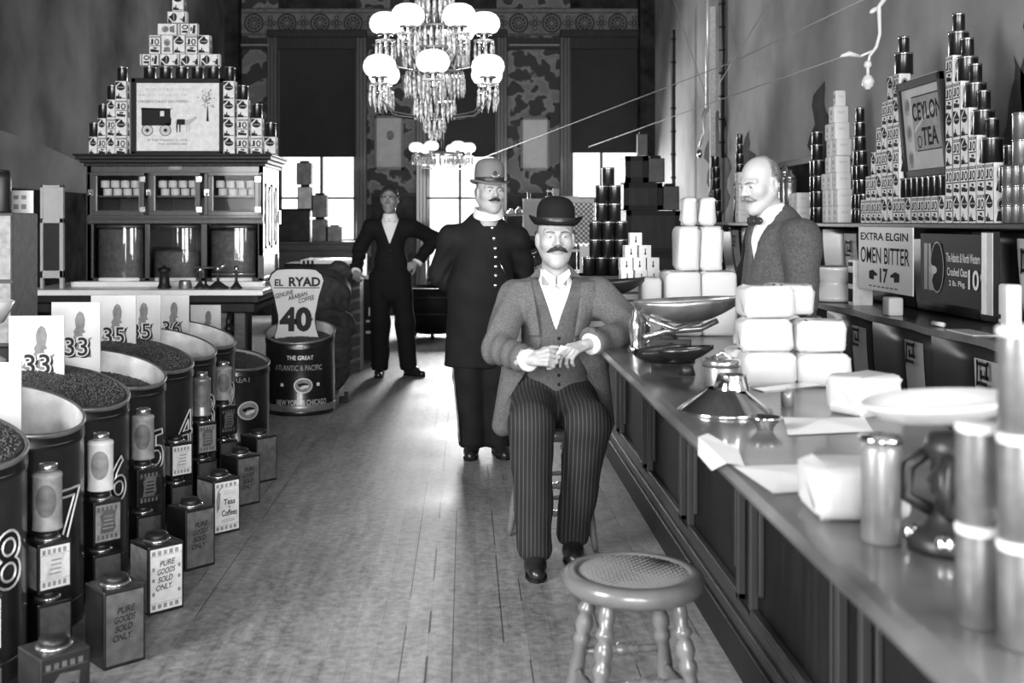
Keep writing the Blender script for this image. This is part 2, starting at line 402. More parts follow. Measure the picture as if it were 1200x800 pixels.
# painted landscape on the side walls: flat silhouettes on the plaster
def blob_outline(w, h, n=26, j=.16, kind='poplar'):
    pts = []
    for i in range(n):
        t = i/n
        if kind == 'poplar':
            side = 1 if t < .5 else -1; q = t*2 if t < .5 else 2-2*t
            x = side*w/2*math.sin(PI*min(1, .12+q*.88))**.7*(1-.25*q)+random.uniform(-j, j)*w; y = h*q
        else:
            x = w*(t-.5); y = h*(.5+.5*math.sin(t*9))*(1-abs(2*t-1)**3)+random.uniform(0, j)*h
        pts.append((x, y))
    if kind != 'poplar': pts += [(w/2, -.1), (-w/2, -.1)]
    return pts
mt = MB()
for (y, z, w, h, k) in [(8.9, 1.5, .8, 1.05, 'poplar'), (8.35, 1.5, .5, .5, 'poplar'), (9.8, 1.45, 1.3, .5, 'hill'), (11.3, 1.5, .9, .85, 'poplar'), (5.5, 1.6, .35, 1.35, 'poplar'), (5.15, 1.5, .5, 1.8, 'poplar'), (5.75, 1.5, .3, .8, 'poplar'), (4.9, 1.5, .6, 1.3, 'poplar'), (12.6, 1.5, 1.2, 1.3, 'poplar')]:
    mt.flat((XR-.004, y, z), UYn, UZ, blob_outline(w, h, kind=k), 'mural_dark')
mt.build('mural_tree', wr)
ml = MB()
ml.flat((XL+.004, 9.2, 1.7), (0,1,0), UZ, [(-4.6,0), (3.4,0), (3.2,.1), (1.9,.22), (.2,.4), (-1.2,.48), (-2.6,.75), (-4.6,.9)], 'mural_pale')
ml.flat((XL+.006, 7.7, 1.95), (0,1,0), UZ, [(-.9,0), (.55,.02), (.42,.1), (.3,.2), (.3,.6), (.2,.55), (.15,.62), (-.1,.6), (-.2,.65), (-.5,.6), (-.9,.66)], 'mural_dark')
ml.build('mural_tree', wl)
struct('trim_left', MB().box(XL, XL+.03, YF, YB, 0, 1.7, 'dado'))
struct('baseboard_right', MB().box(XR-.03, XR, YF, YB, 0, .25, 'dark_wood'))
# ---- back wall with three openings (x0,x1 in pixels at YB)
WX = lambda px: (px-CX)*YB/F
WZ = lambda py: H-(py-CY)*YB/F
wins = [(326, 418), (500, 582), (668, 757)]
zt, zb = WZ(45), [WZ(284), WZ(330), WZ(292)]
bw = MB(); edges = [XL-.1]+[WX(p) for w in wins for p in w]+[XR+.1]
for i in range(0, 8, 2): bw.box(edges[i], edges[i+1], YB, YB+.2, 0, ZC, 'wallpaper')
for i, (a, b) in enumerate(wins):
    bw.box(WX(a), WX(b), YB, YB+.2, 0, zb[i], 'dado'); bw.box(WX(a), WX(b), YB, YB+.2, zt, ZC, 'dado')
wb = struct('wall_back', bw)
# frieze of rosettes
fz = MB(); fz.box(WX(283), WX(762), YB-.03, YB, WZ(42), WZ(10), 'frieze')
for py in (10, 15, 40): fz.box(WX(283), WX(762), YB-.04, YB-.03, WZ(py+.8), WZ(py), 'frieze_line')
x = 298
while x < 760:
    o = (WX(x), YB-.036, WZ(27.5)); s_ = YB/F
    for rr, ww, mm in ((11.5, 2, 'frieze_line'), (8, .8, 'frieze_line'), (4, 1.2, 'frieze_line')): fz.ring(o, UX, UZ, 0, 0, rr*s_, rr*s_, ww*s_, mm)
    for k in range(10):
        a = 2*PI*k/10; fz.disc(o, UX, UZ, 6.2*s_*math.cos(a), 6.2*s_*math.sin(a), 1.5*s_, 1.5*s_, 'frieze_line', 8)
    for dx, dz in ((19.3, 0), (19.3, 6), (19.3, -6), (15.5, 0), (23, 0)):
        fz.ring((WX(x+dx), YB-.037, WZ(27.5+dz)), UX, UZ, 0, 0, 3*s_, 3*s_, 1.1*s_, 'frieze_line', 10)
    x += 38.7
struct('trim_1', fz)
rail = MB(); rail.box(WX(283), WX(762), YB-.07, YB, WZ(58), WZ(45), 'dark_wood')
for a, b in ((283, 316), (437, 487), (596, 655)): rail.box(WX(a), WX(b), YB-.1, YB-.07, WZ(54.6), WZ(53), 'wire')
struct('trim_2', rail)
pl = MB()
for a, b in ((283, 316), (437, 487), (596, 655)): pl.box(WX(a)-.02, WX(b)+.02, YB-.05, YB, 0, WZ(228), 'dado'); pl.box(WX(a)-.02, WX(b)+.02, YB-.07, YB, WZ(230), WZ(226), 'dark_wood')
struct('trim_3', pl)
struct('trim_4', MB().box(XR-.22, XR, YB-.3, YB, 0, ZC, 'dado').box(XL, XL+.2, YB-.3, YB, 0, ZC, 'dado'))
# windows: casing, sash with bars, glass, bright day outside, dark roller blind
for i, (a, b) in enumerate(wins):
    x0, x1 = WX(a), WX(b); z0 = zb[i]; w = MB(); fw = .16
    for q in (x0-fw, x1): w.box(q, q+fw, YB-.09, YB+.02, 0 if i == 1 else z0-.1, zt+.12, 'cab_wood'); w.box(q+.05, q+fw-.05, YB-.11, YB-.09, 0 if i == 1 else z0, zt, 'cab_wood')
    w.box(x0-fw, x1+fw, YB-.1, YB+.02, zt, zt+.12, 'dark_wood')
    root = struct('window_%d' % (i+1), w, .01)
    s = MB(); xm = [(376.5, 376.5), (539, 539), (705, 705)][i][0]; bx = WX(xm)
    for q in (x0, x1-.05): s.box(q, q+.05, YB+.02, YB+.06, z0, zt, 'cab_wood')
    s.box(bx-.022, bx+.022, YB+.02, YB+.06, z0, zt, 'mid_wood')
    for zz in (z0, WZ(232)-.015, zt-.05): s.box(x0, x1, YB+.02, YB+.06, zz, zz+(.05 if zz != WZ(232)-.015 else .03), 'mid_wood')
    s.build('sash', root)
    MB().box(x0, x1, YB+.035, YB+.045, z0, zt, 'pane_glass').build('pane', root)
    bl = MB().box(x0+.02, x1-.02, YB-.005, YB+.005, WZ(183 if i < 2 else 178), zt, 'blind'); bl.box(x0+.02, x1-.02, YB-.012, YB+.01, WZ(184 if i < 2 else 179), WZ(182 if i < 2 else 177), 'dark_wood')
    bl.lathe([(.03, x0+.02), (.03, x1-.02)], (0, YB-.02, zt-.04), 'dark_wood', 12, R=Ry(PI/2)); bl.build('roller_blind', root)
for i, (a, b) in enumerate(wins):
    tag(MB().box(WX(a)-.4, WX(b)+.4, YB+.6, YB+.62, 0, zt+.3, 'daylight').build('daylight_sky'), kind='structure')
# framed pictures on the back wall
def picture(name, label, x0, x1, y0, y1, m, deco):
    t = thing(name, label, 'picture', (WX((x0+x1)/2), YB-.02, WZ(y1)))
    f = MB(); a, b, c, d = WX(x0), WX(x1), WZ(y1), WZ(y0)
    for q in ((a, b, c, c+.035), (a, b, d-.035, d), (a, a+.035, c, d), (b-.035, b, c, d)): f.box(q[0], q[1], YB-.05, YB, q[2], q[3], 'mid_wood')
    f.build('frame', t)
    p = MB().box(a+.03, b-.03, YB-.03, YB-.005, c+.03, d-.03, m); deco(p, (a+b)/2, (c+d)/2, b-a, d-c); p.build('print', t)
def deco_fig(p, x, z, w, h):
    o = (x, YB-.032, z)
    p.disc(o, UX, UZ, .02, .14*h, .13*w, .09*h, 'grey_print'); p.flat(o, UX, UZ, [(-.2*w,-.38*h), (.22*w,-.38*h), (.15*w,-.1*h), (.05*w,.08*h), (-.06*w,.08*h), (-.14*w,-.1*h)], 'card_grey')
def deco_line(p, x, z, w, h):
    o = (x, YB-.032, z)
    for a, b, c, d in ((-.45,-.42,.45,-.12), (-.45,-.32,.45,0), (-.45,-.46,.45,-.3), (-.4,.05,.05,.46)):
        dx, dz = (c-a)*w, (d-b)*h; l = math.hypot(dx, dz); nx, nz = -dz/l*.004, dx/l*.004
        p.flat(o, UX, UZ, [(a*w+nx, b*h+nz), (c*w+nx, d*h+nz), (c*w-nx, d*h-nz), (a*w-nx, b*h-nz)], 'card_grey')
picture('framed_picture', 'faded grey framed picture on dark leafy wallpaper left of the middle window', 439, 473, 136, 199, 'card_grey', deco_fig)
picture('framed_picture', 'white framed print on dark leafy wallpaper right of the middle window', 610, 644, 138, 200, 'card', deco_line)
SH_ = 1.425
# pipes and strips along the right wall
t = thing('gas_pipe', 'pale vertical pipe with fittings hanging by the far right wall', 'pipe', tuple(P(828, 222, 12.4)))
g = MB(); g.tube([P(829, -95, 12.4), P(829, 130, 12.4)], .022, 'pipe', 10); g.build('pipe', t)
g = MB(); a = P(825, 130, 13); b = P(822, 192, 13)
g.tube([P(828, 128, 12.4), P(823, 140, 12.37), P(825, 155, 12.37), P(820, 172, 12.37)], [.03, .02, .016, .014], 'pipe', 8); g.ball(P(820, 180, 12.37), .03, 'chrome', sc=(1, 1, 1.8)); g.build('gas_fitting', t)
t = tag(MB().box(P(832,0,12.4).x, P(838,0,12.4).x, 12.38, 12.42, SH_, P(0,8,12.4).z, 'pale_print').build('wall_strip'), 'narrow speckled pale strip hanging behind the tall pale pipe', 'strip')
for (px, d, y0, y1, lab) in ((790, 14, 35, 392, 'thin dark pole with bands nearest the right back window'), (847, 12.2, -90, 185, 'thin dark banded pole right of the pale pipe on right wall')):
    t = thing('banded_pole', lab, 'pole', tuple(P(px, y1, d)))
    MB().tube([P(px-1, y0, d), P(px-1, y1, d)], .028, 'dark_tin', 10).tube([P(px-2.5, y0, d-.02), P(px-2.5, y1, d-.02)], .008, 'wire', 6).build('pole', t)
    y = max(y0, -60)+10
    while y < y1:
        MB().tube([P(px-1, y, d), P(px-1, y+2, d)], .036, 'black', 10).build('band', t); y += 27
# shelf the pipe strip and far goods stand on is part of the right-hand shelving
# overhead wires of the cash carrier
def wire(pts, lab, r=.0042):
    tag(MB().tube(pts, r, 'wire', 6).build('cash_wire'), lab, 'wire')
wire([P(1040, -14, 6.0), P(860, 72, 8.6), P(560, 187, 15.8)], 'upper long wire running from front right to the back windows')
wire([P(1000, 62, 6.2), P(840, 118, 9.), P(690, 172, 15.6)], 'lower long wire running to the bright white carrier fitting')
wire([P(786, -10, 12.3), P(827, 112, 12.3)], 'short slanting stay wire left of the tall pale pipe')
wire([P(912, -14, 9.5), P(834, 112, 12.3)], 'slanting stay wire right of the tall pale pipe')
t = thing('cash_carrier', 'white hanging cash carrier fitting with small round cup above the shelf', 'carrier', tuple(P(1018, 106, 6.2)))
g = MB(); D = 6.2
g.tube([P(1046, -14, D), P(1030, 8, D), P(1031, 40, D), P(1027, 55, D), P(1019, 66, D), P(1017, 76, D)], [.018, .013, .010, .010, .008, .009], 'porcelain', 10); g.build('bent_rod', t)
MB().lathe([(.008, .13), (.02, .12), (.022, .1), (.009, .085), (.009, .05), (.024, .04), (.036, .012), (.029, -.015), (.016, -.024), (.016, -.032)][::-1], P(1017, 98, D), 'porcelain', 16).build('cup', t)
MB().tube([P(985, 66, D), P(995, 63, D), P(1008, 66, D)], [.008, .017, .01], 'porcelain', 10).tube([P(1008, 66, D), P(1026, 58, D)], .008, 'porcelain').build('clip', t)
t = tag(MB().ball(P(1024, 12, D), .02, 'porcelain', sc=(1.5, .7, .7), R=Ry(-.6)).build('pulley', thing('wire_pulley', 'small white pulley at the top right on the overhead wire', 'pulley', tuple(P(1024, 12, D)))))
# ================================================================== FRONT COUNTER (right)
CT = .90
t = thing('shop_counter', 'long dark shop counter with panelled front and worn shiny top', 'counter', (.9, 5, 0))
g = MB(); prof = [(.60, CT-.045), (.575, CT-.035), (.565, CT-.018), (.575, CT-.004), (.60, CT), (1.24, CT), (1.24, CT-.045)]
Y0, Y1 = .35, 7.0
g.add([(x, y, z) for y in (Y0, Y1) for x, z in prof], [(i, i+7, (i+1) % 7+7, (i+1) % 7) for i in range(7)]+[tuple(range(6, -1, -1)), tuple(range(7, 14))], 'counter_top', False)
g.build('worktop', t)
g = MB(); g.box(.9, 1.2, Y0+.05, Y1-.05, .1, CT-.045, 'dark_wood')
# coved underside bracket and mouldings along the front
for (xa, za, zb_) in ((.66, CT-.09, CT-.045), (.78, CT-.14, CT-.09), (.86, CT-.19, CT-.14)): g.box(xa, .9, Y0+.05, Y1-.05, za, zb_, 'dark_wood')
g.build('front_body', t, bevel=.01)
g = MB(); g.box(.86, 1.2, Y0+.03, Y1-.03, 0, .12, 'dark_wood').box(.875, .9, Y0+.03, Y1-.03, .12, .16, 'moulding').box(.89, .9, Y0+.03, Y1-.03, .16, .2, 'moulding'); g.build('plinth', t, bevel=.012)
y = .7
while y < 6.9:
    g = MB(); y1 = y+.82
    for (a, b) in ((y, y+.025), (y1-.025, y1)): g.box(.872, .9, a, b, .22, .7, 'moulding'); 
    for (a, b) in ((.22, .245), (.675, .7)): g.box(.872, .9, y, y1, a, b, 'moulding')
    for (a, b) in ((y+.08, y+.09), (y1-.09, y1-.08)): g.box(.882, .9, a, b, .3, .62, 'moulding')
    g.build('panel', t, bevel=.006); y += .95
# ================================================================== BACK BAR + SHELF (right wall)
BT = .915
bb = thing('back_bar', 'dark wall counter under the tea shelf with wavy worn top', 'counter', (2.5, 7.5, 0))
g = MB(); ys = np.linspace(3.2, 11.6, 120); top = []
fx = lambda y: 2.25+.035*(.5+.5*math.cos((y-4.2)*2*PI/.78))
vs = []; fs = []
for i, y in enumerate(ys): vs += [(fx(y), y, BT), (XR-.005, y, BT), (fx(y), y, BT-.035), (XR-.005, y, BT-.035)]
for i in range(len(ys)-1):
    a = 4*i; b = a+4; fs += [(a, a+1, b+1, b), (a+2, b+2, b+3, a+3), (a, b, b+2, a+2)]
fs += [(0, 2, 3, 1), (4*len(ys)-4, 4*len(ys)-3, 4*len(ys)-1, 4*len(ys)-2)]
g.add(vs, fs, 'counter_top'); g.build('worktop', bb)
MB().box(2.56, XR-.005, 3.2, 11.6, 0, BT-.035, 'dark_wood').build('body', bb)
struct('trim_5', MB().box(2.74, XR, 3.2, 12.6, BT+.005, 1.39, 'dado'))
# tilt bins: concave dark fronts, pale panel with a square key mark
def key(g, o, u, v, s, m):
    o = Vector(o)
    for (a, b, c, d) in ((0,0,1,.16), (0,0,.16,1), (0,.84,1,1), (.84,.3,1,1), (.36,.3,1,.46), (.36,.3,.52,.66)): g.rect(o, u, v, a*s, c*s, b*s, d*s, m)
def tilt_bin(front, depth, z0, z1, w=.74, emb=True, ke=.8):
    t = thing('tilt_bin', 'x', 'bin', (0,0,0))
    g = MB(); n = 10; vs = []; fs = []
    for i in range(n+1):
        q = i/n; z = z0+(z1-z0)*q; x = front+depth*(1-math.sin(PI*.5*q))*.9
        vs += [(x, -w/2, z), (x, w/2, z), (front+depth+.1, -w/2, z), (front+depth+.1, w/2, z)]
    for i in range(n): a = 4*i; fs += [(a, a+4, a+5, a+1), (a, a+2, a+6, a+4), (a+1, a+5, a+7, a+3), (a+2, a+3, a+7, a+6)]
    fs += [(0, 1, 3, 2), (4*n, 4*n+2, 4*n+3, 4*n+1)]
    g.add(vs, fs, 'black_gloss', True)
    g.build('bin_front', t)
    h = MB(); zz0, zz1 = z0+(z1-z0)*.15, z1-(z1-z0)*.06; vs = []; fs = []
    for i in range(n+1):
        q = (zz0-z0+(zz1-zz0)*i/n)/(z1-z0); x = front+depth*(1-math.sin(PI*.5*q))*.9-.008; z = z0+(z1-z0)*q
        vs += [(x, -w/2+.04, z), (x, -w/2+.27, z)]
    for i in range(n): a = 2*i; fs.append((a, a+2, a+3, a+1))
    h.add(vs, fs, 'card_grey', True)
    if emb:
        q = ke+.05; x = front+depth*(1-math.sin(PI*.5*q))*.9-.03; key(h, (x, -w/2+.205, z0+(z1-z0)*ke), UYn, UZ, .1, 'ink'); key(h, (x+.002, -w/2+.2125, z0+(z1-z0)*ke-.0075), UYn, UZ, .115, 'label_grey')
    h.build('emblem_panel', t); return t
lowb = Proto(tilt_bin(2.27, .1, .1, BT-.04)); uppb = Proto(tilt_bin(2.56, .05, BT+.02, 1.38, ke=.6))
for k in range(10): lowb.put((0, 4.25+.78*k, 0), 0, 'dark tilt-out bin with pale square-key panel below the wall counter', 'tilt bins below the wall counter')
for k in range(9): uppb.put((0, 4.45+.78*k, 0), 0, 'dark tilt-out bin with pale square-key panel between wall counter and shelf', 'tilt bins under the tea shelf')
SH = 1.425
t = thing('wall_shelf', 'long dark shelf on the right wall carrying pyramids of tea boxes and tins', 'shelf', (2.6, 8, SH-.03))
MB().box(2.42, XR-.005, 3.6, 14.4, SH-.03, SH, 'dark_wood').build('board', t, bevel=.006)
for y in (3.9, 6.2, 8.5, 10.8, 13.1): MB().box(2.5, XR, y-.02, y+.02, SH-.09, SH-.03, 'dark_wood').build('bracket', t)
# butter sign and oats sign under the shelf
t = thing('paper_sign', 'white paper butter price sign hanging under the shelf', 'sign', (2.41, 6.3, 1.05))
ya, yb = 6.78, 5.96
g = MB().box(2.405, 2.411, yb, ya, 1.03, 1.4, 'sign_paper'); o = (2.4035, (ya+yb)/2, 1.215)
g.text('EXTRA ELGIN', fW((2.4035, 6.38, 1.345)), .045, 'print_dark', .72, .02)
g.text('OMEN BITTER', fW((2.4035, 6.37, 1.235)), .095, 'print_dark', .74, .01)
g.text('17', fW((2.4035, 6.37, 1.12)), .085, 'print_dark', .12, .03)
for s_ in (1, -1):
    g.flat((2.4035, 6.37+s_*.17, 1.12), UYn*s_, UZ, [(-.06,.02), (0,.03), (.07,.008), (.07,-.004), (.02,-.004), (.015,-.03), (-.06,-.025)], 'print_dark')
for k in range(7): g.rect((2.4035, 6.60-k*.065, 1.05), UYn, UZ, 0, .045, 0, .008, 'grey_print')
g.build('sheet', t)
t = thing('oats_sign', 'black oats sign with white lettering and a pale end strip under the shelf', 'sign', (2.41, 5.3, 1.05))
yc, wd = 5.47, .66
g = MB().box(2.402, 2.43, yc-wd/2-.05, yc+wd/2+.05, 1.02, 1.37, 'black'); X_ = 2.4
g.rect((X_, yc+wd/2, 1.08), UYn, UZ, .0, .13, .0, .24, 'card'); g.rect((X_-.0005, yc+wd/2, 1.08), UYn, UZ, .045, .055, .0, .24, 'print_dark')
g.flat((X_-.001, yc+wd/2, 1.08), UYn, UZ, [(.085,.24), (.21,.24), (.23,.17), (.235,.08), (.19,0), (.13,.0), (.1,.05), (.13,.1), (.09,.14)], 'print_dark'); g.disc((X_-.0015, yc+wd/2, 1.08), UYn, UZ, .11, .105, .05, .022, 'paper')
g.ring((X_-.0015, yc+wd/2, 1.08), UYn, UZ, .16, .12, .08, .13, .006, 'card')
g.text('The Atlantic & North Western', fW((X_-.001, yc-.12, 1.255)), .045, 'paper', .36, .01)
g.text('Crushed Oats', fW((X_-.001, yc-.06, 1.185)), .04, 'paper', .22, .012); g.text('2 lb. Pkg.', fW((X_-.001, yc-.06, 1.125)), .035, 'paper', .18, .012)
g.text('10', fW((X_-.001, yc-.235, 1.155)), .095, 'paper', .11, .02); g.text('¢', fW((X_-.001, yc-.315, 1.175)), .04, 'paper', .022, .01)
g.build('board', t)
MB().box(2.392, 2.42, yc-wd/2-.12, yc-wd/2-.005, 1.0, 1.385, 'black').box(2.388, 2.392, yc-wd/2-.115, yc-wd/2-.065, 1.005, 1.38, 'card').box(2.388, 2.392, yc-wd/2-.055, yc-wd/2-.01, 1.005, 1.38, 'label_white').build('end_strip', t)
# ================================================================== STOOLS
def stool():
    t = thing('wooden_stool', 'round cane-seated wooden stool with turned legs standing in front', 'stool', (0,0,0))
    zs = .53
    MB().lathe([(.13, zs-.052), (.165, zs-.05), (.18, zs-.035), (.183, zs-.02), (.176, zs-.004), (.16, zs), (.142, zs-.001), (.138, zs-.01)], (0,0,0), 'stool_wood', 48).build('seat', t)
    g = MB(); g.lathe([(.142, zs-.02), (.142, zs-.004), (.1, zs-.007), (.05, zs-.009), (.002, zs-.01)], (0,0,0), 'cane', 40)
    for k in range(-9, 10):
        L_ = math.sqrt(max(0, .141**2-(k*.0148)**2)); z = zs-.004
        for d in (0, 1):
            p = [(k*.0148, -L_, z), (k*.0148, 0, z-.004), (k*.0148, L_, z)]; g.tube([Rz(PI/4+d*PI/2) @ Vector(q) for q in p], .0022, 'cane', 4)
    g.build('cane_panel', t)
    prof = [(0, .012), (.03, .018), (.08, .021), (.14, .016), (.16, .024), (.18, .024), (.2, .015), (.23, .022), (.27, .024), (.31, .017), (.33, .023), (.36, .023), (.38, .017), (.5, .021), (.65, .022), (.8, .019), (.92, .015), (1, .012)]
    tops = []; bots = []
    for k in range(4):
        a = PI/4+PI/2*k+.12; tp = Vector((.125*math.cos(a), .125*math.sin(a), zs-.045)); bt = Vector((.215*math.cos(a), .215*math.sin(a), .0))
        tops.append(tp); bots.append(bt); MB().turned(tp, bt, prof, 'stool_wood').build('leg', t)
    sp = [(0, .009), (.2, .012), (.3, .010), (.33, .015), (.36, .011), (.39, .016), (.42, .011), (.46, .017), (.54, .017), (.58, .011), (.61, .016), (.64, .011), (.67, .015), (.7, .010), (.8, .012), (1, .009)]
    for k in range(4):
        for q in ((.42, .66) if k % 2 == 0 else (.52, .74)):
            a = tops[k].lerp(bots[k], q); b = tops[(k+1) % 4].lerp(bots[(k+1) % 4], q); MB().turned(a, b, sp, 'stool_wood', 10).build('stretcher', t)
    return t
st = Proto(stool())
st.put((.435, 2.87, 0), .0, 'round cane-seated wooden stool standing empty in front')
st.put((.385, 4.95, 0), .12, 'wooden stool with turned rungs under the man in the bowler hat')
# ================================================================== LEFT: marble counter + glazed cabinet
t = thing('marble_counter', 'dark wood counter with white marble top under the glazed cabinet', 'counter', (-2.45, 9, 0))
g = MB().box(-3.45, -1.56, 8.55, 9.95, .862, .905, 'marble'); g.build('marble_top', t, bevel=.006)
MB().box(-3.2, -1.64, 9.0, 9.1, .905, .945, 'marble').build('marble_upstand', t, bevel=.004)
g = MB().box(-3.42, -1.6, 8.6, 9.9, .80, .862, 'dark_wood').box(-3.4, -1.64, 8.66, 9.9, .72, .8, 'dark_wood').box(-3.4, -1.9, 9.1, 9.9, 0, .72, 'dark_wood'); g.build('base', t, bevel=.01)
for px in (262, 282): x = (px-CX)*8.75/F; MB().box(x-.045, x+.045, 8.7, 8.8, 0, .72, 'mid_wood').build('post', t, bevel=.008)
x = (271-CX)*8.7/F; MB().tube([(x, 8.66, .72), (x, 8.6, .66), (x, 8.62, .6)], .022, 'iron').ball((x, 8.62, .6), .035, 'iron').build('hook', t)
cx0, cx1, cy0, cy1, cz0, cz1 = -3.12, -1.665, 9.15, 9.92, .945, 1.985
cb = thing('glazed_cabinet', 'tall dark wooden cabinet with small glass doors and curved glass bins', 'cabinet', ((cx0+cx1)/2, 9.5, cz0))
S = 9.15/F; KX = lambda px: (px-CX)*S; KZ = lambda py: H-(py-CY)*S
g = MB()
g.box(cx0, cx1, cy1-.03, cy1, cz0, cz1, 'cab_wood').box(cx0, cx0+.04, cy0, cy1, cz0, cz1, 'cab_wood').box(cx0, cx1, cy0, cy1, cz1-.03, cz1, 'cab_wood')
g.box(cx0, cx1, cy0+.02, cy1, KZ(262), KZ(251), 'cab_wood').box(cx0, cx1, cy0, cy1, cz0, cz0+.025, 'cab_wood')
g.box(cx1-.04, cx1, cy0, cy1, KZ(300), cz1, 'cab_wood').box(cx1-.04, cx1-.02, cy0+.04, cy1, cz0, KZ(300), 'cab_wood')
g.box(cx0, cx1, cy0, cy0+.03, KZ(203), cz1, 'cab_wood').box(cx0, cx1, cy0-.012, cy0+.02, KZ(262), KZ(252), 'cab_wood').box(cx0, cx1, cy0-.02, cy0+.01, KZ(257.5), KZ(255), 'moulding')
for a, b in ((101, 109.5), (169.5, 175.5), (235.5, 242.5), (302, 309)): g.box(KX(a), KX(b), cy0, cy0+.05, cz0, KZ(262), 'cab_wood')
for a, b in ((101, 106), (174, 178), (239, 243.5), (305, 309)): g.box(KX(a), KX(b), cy0, cy0+.03, KZ(252), KZ(203), 'cab_wood')
for px in (172.5, 239): g.box(KX(px)-.01, KX(px)+.01, cy0+.05, cy1, cz0, cz1, 'cab_wood')
g.build('carcass', cb, bevel=.004)
g = MB()
for d, z0, z1 in ((.02, KZ(195), KZ(191)), (.045, KZ(191), KZ(187)), (.075, KZ(187), KZ(183)), (.09, KZ(183), KZ(180.5))): g.box(cx0-d, cx1+d, cy0-d, cy1, z0, z1, 'dark_wood')
for k in range(60): x = cx0+(cx1-cx0)*(k+.5)/60; g.box(x-.007, x+.007, cy0-.03, cy0-.015, KZ(195), KZ(192.5), 'moulding')
g.build('cornice', cb, bevel=.006)
MB().box(KX(198), KX(213), cy0-.006, cy0, KZ(199), KZ(193.5), 'label_grey').build('name_plate', cb)
g = MB()
for z0, z1 in ((KZ(292), KZ(214)),):
    for (a, b) in ((cy0+.08, cy0+.3), (cy0+.36, cy0+.62)):
        for q in ((a, a+.025, z0, z1), (b-.025, b, z0, z1), (a, b, z0, z0+.025), (a, b, z1-.025, z1)): g.box(cx1, cx1+.012, q[0], q[1], q[2], q[3], 'mid_wood')
        for k in range(3): yy = a+.05+k*(b-a-.1)/2; g.box(cx1, cx1+.014, yy-.008, yy+.008, z0+.06, z1-.06, 'mid_wood')
g.build('side_panel', cb)
MB().box(cx1+.0, cx1+.03, cy1-.13, cy1-.08, KZ(262), KZ(246), 'bright_tin').build('side_hinge', cb)
for i, (a, b) in enumerate(((113, 164), (181, 230), (249, 299))):
    d = MB(); x0, x1, z0, z1 = KX(a), KX(b), KZ(247.5), KZ(206); fw = .035
    for q in ((x0-fw, x1+fw, z0-fw, z0), (x0-fw, x1+fw, z1, z1+.03), (x0-fw, x0, z0, z1), (x1, x1+fw, z0, z1)): d.box(q[0], q[1], cy0-.015, cy0+.02, q[2], q[3], 'cab_wood')
    for q in ((x0, x0+.012, z0, z1), (x1-.006, x1, z0, z1), (x0, x1, z0, z0+.006)): d.box(q[0], q[1], cy0-.018, cy0-.01, q[2], q[3], 'grey_tin')
    d = d.build('door', cb, bevel=.004)
    MB().box(x0, x1, cy0, cy0+.006, z0, z1, 'pane_glass').build('pane', d)
    for zz in (210, 245.5): MB().box(x1+.006, x1+.05, cy0-.024, cy0-.012, KZ(zz+3), KZ(zz-3), 'bright_tin').build('hinge', d)
    MB().box(x0-.06, x0-.025, cy0-.03, cy0-.012, KZ(229), KZ(222), 'bright_tin').ball((x0-.04, cy0-.035, KZ(227)), .014, 'bright_tin').build('latch', d)
    # curved glass bin below
    xa, xb = [(110, 169), (176, 235), (243, 301)][i]; xm = (KX(xa)+KX(xb))/2; r = (KX(xb)-KX(xa))/2
    q = MB(); q.lathe([(r*.98, KZ(326)), (r*.98, KZ(266))], (xm, cy0+.06, 0), 'drum_glass', 28, sy=.45, arc=(PI, 2*PI)); q = q.build('glass_bin', cb)
    MB().lathe([(r*.93, KZ(325)), (r*.93, KZ([270, 296, 272][i])), (r*.86, KZ([268, 294, 270][i])), (.002, KZ([267, 292, 269][i]))], (xm, cy0+.06, 0), 'label_dark', 28, sy=.42, arc=(PI, 2*PI)).build('bin_contents', q)
    MB().lathe([(r*1.0, KZ(329)), (r*1.02, KZ(328)), (r*1.02, KZ(326)), (r*.9, KZ(325))], (xm, cy0+.06, 0), 'marble', 28, sy=.47, arc=(PI, 2*PI)).build('bottom_rim', q)
    MB().lathe([(r*.97, KZ(267)), (r*1.0, KZ(266)), (r*1.0, KZ(264)), (r*.9, KZ(263))], (xm, cy0+.06, 0), 'cab_wood', 28, sy=.46, arc=(PI, 2*PI)).build('top_rim', q)
    MB().box(x0-.02, x1+.02, cy0+.03, cy0+.5, KZ(231), KZ(229), 'cab_wood').build('inner_shelf', cb)
    # rows of pale tins on the little shelf
    z = KZ(229)
    jar = MB(); jar.cyl((0,0,0), .036, 0, .058, 'label_white', 16).cyl((0,0,0), .037, .058, .066, 'bright_tin', 16)
    jo = jar.build('canister', loc=(0,0,0)); jp = Proto(tag(jo, 'x', 'canister'))
    side = ['left', 'middle', 'right'][i]
    for rr in range(2):
        for k in range(4):
            jp.put((x0+.05+k*.083+(0 if rr else .02), cy0+.075, z+rr*.066), 0, 'pale canister in two rows behind the %s small glass door of the cabinet' % side, 'canisters behind the %s glass door' % side)
MB().tube([(KX(252), cy0-.13, KZ(320)), (KX(302), cy0-.13, KZ(320))], .008, 'bright_tin').build('towel_rail', cb)
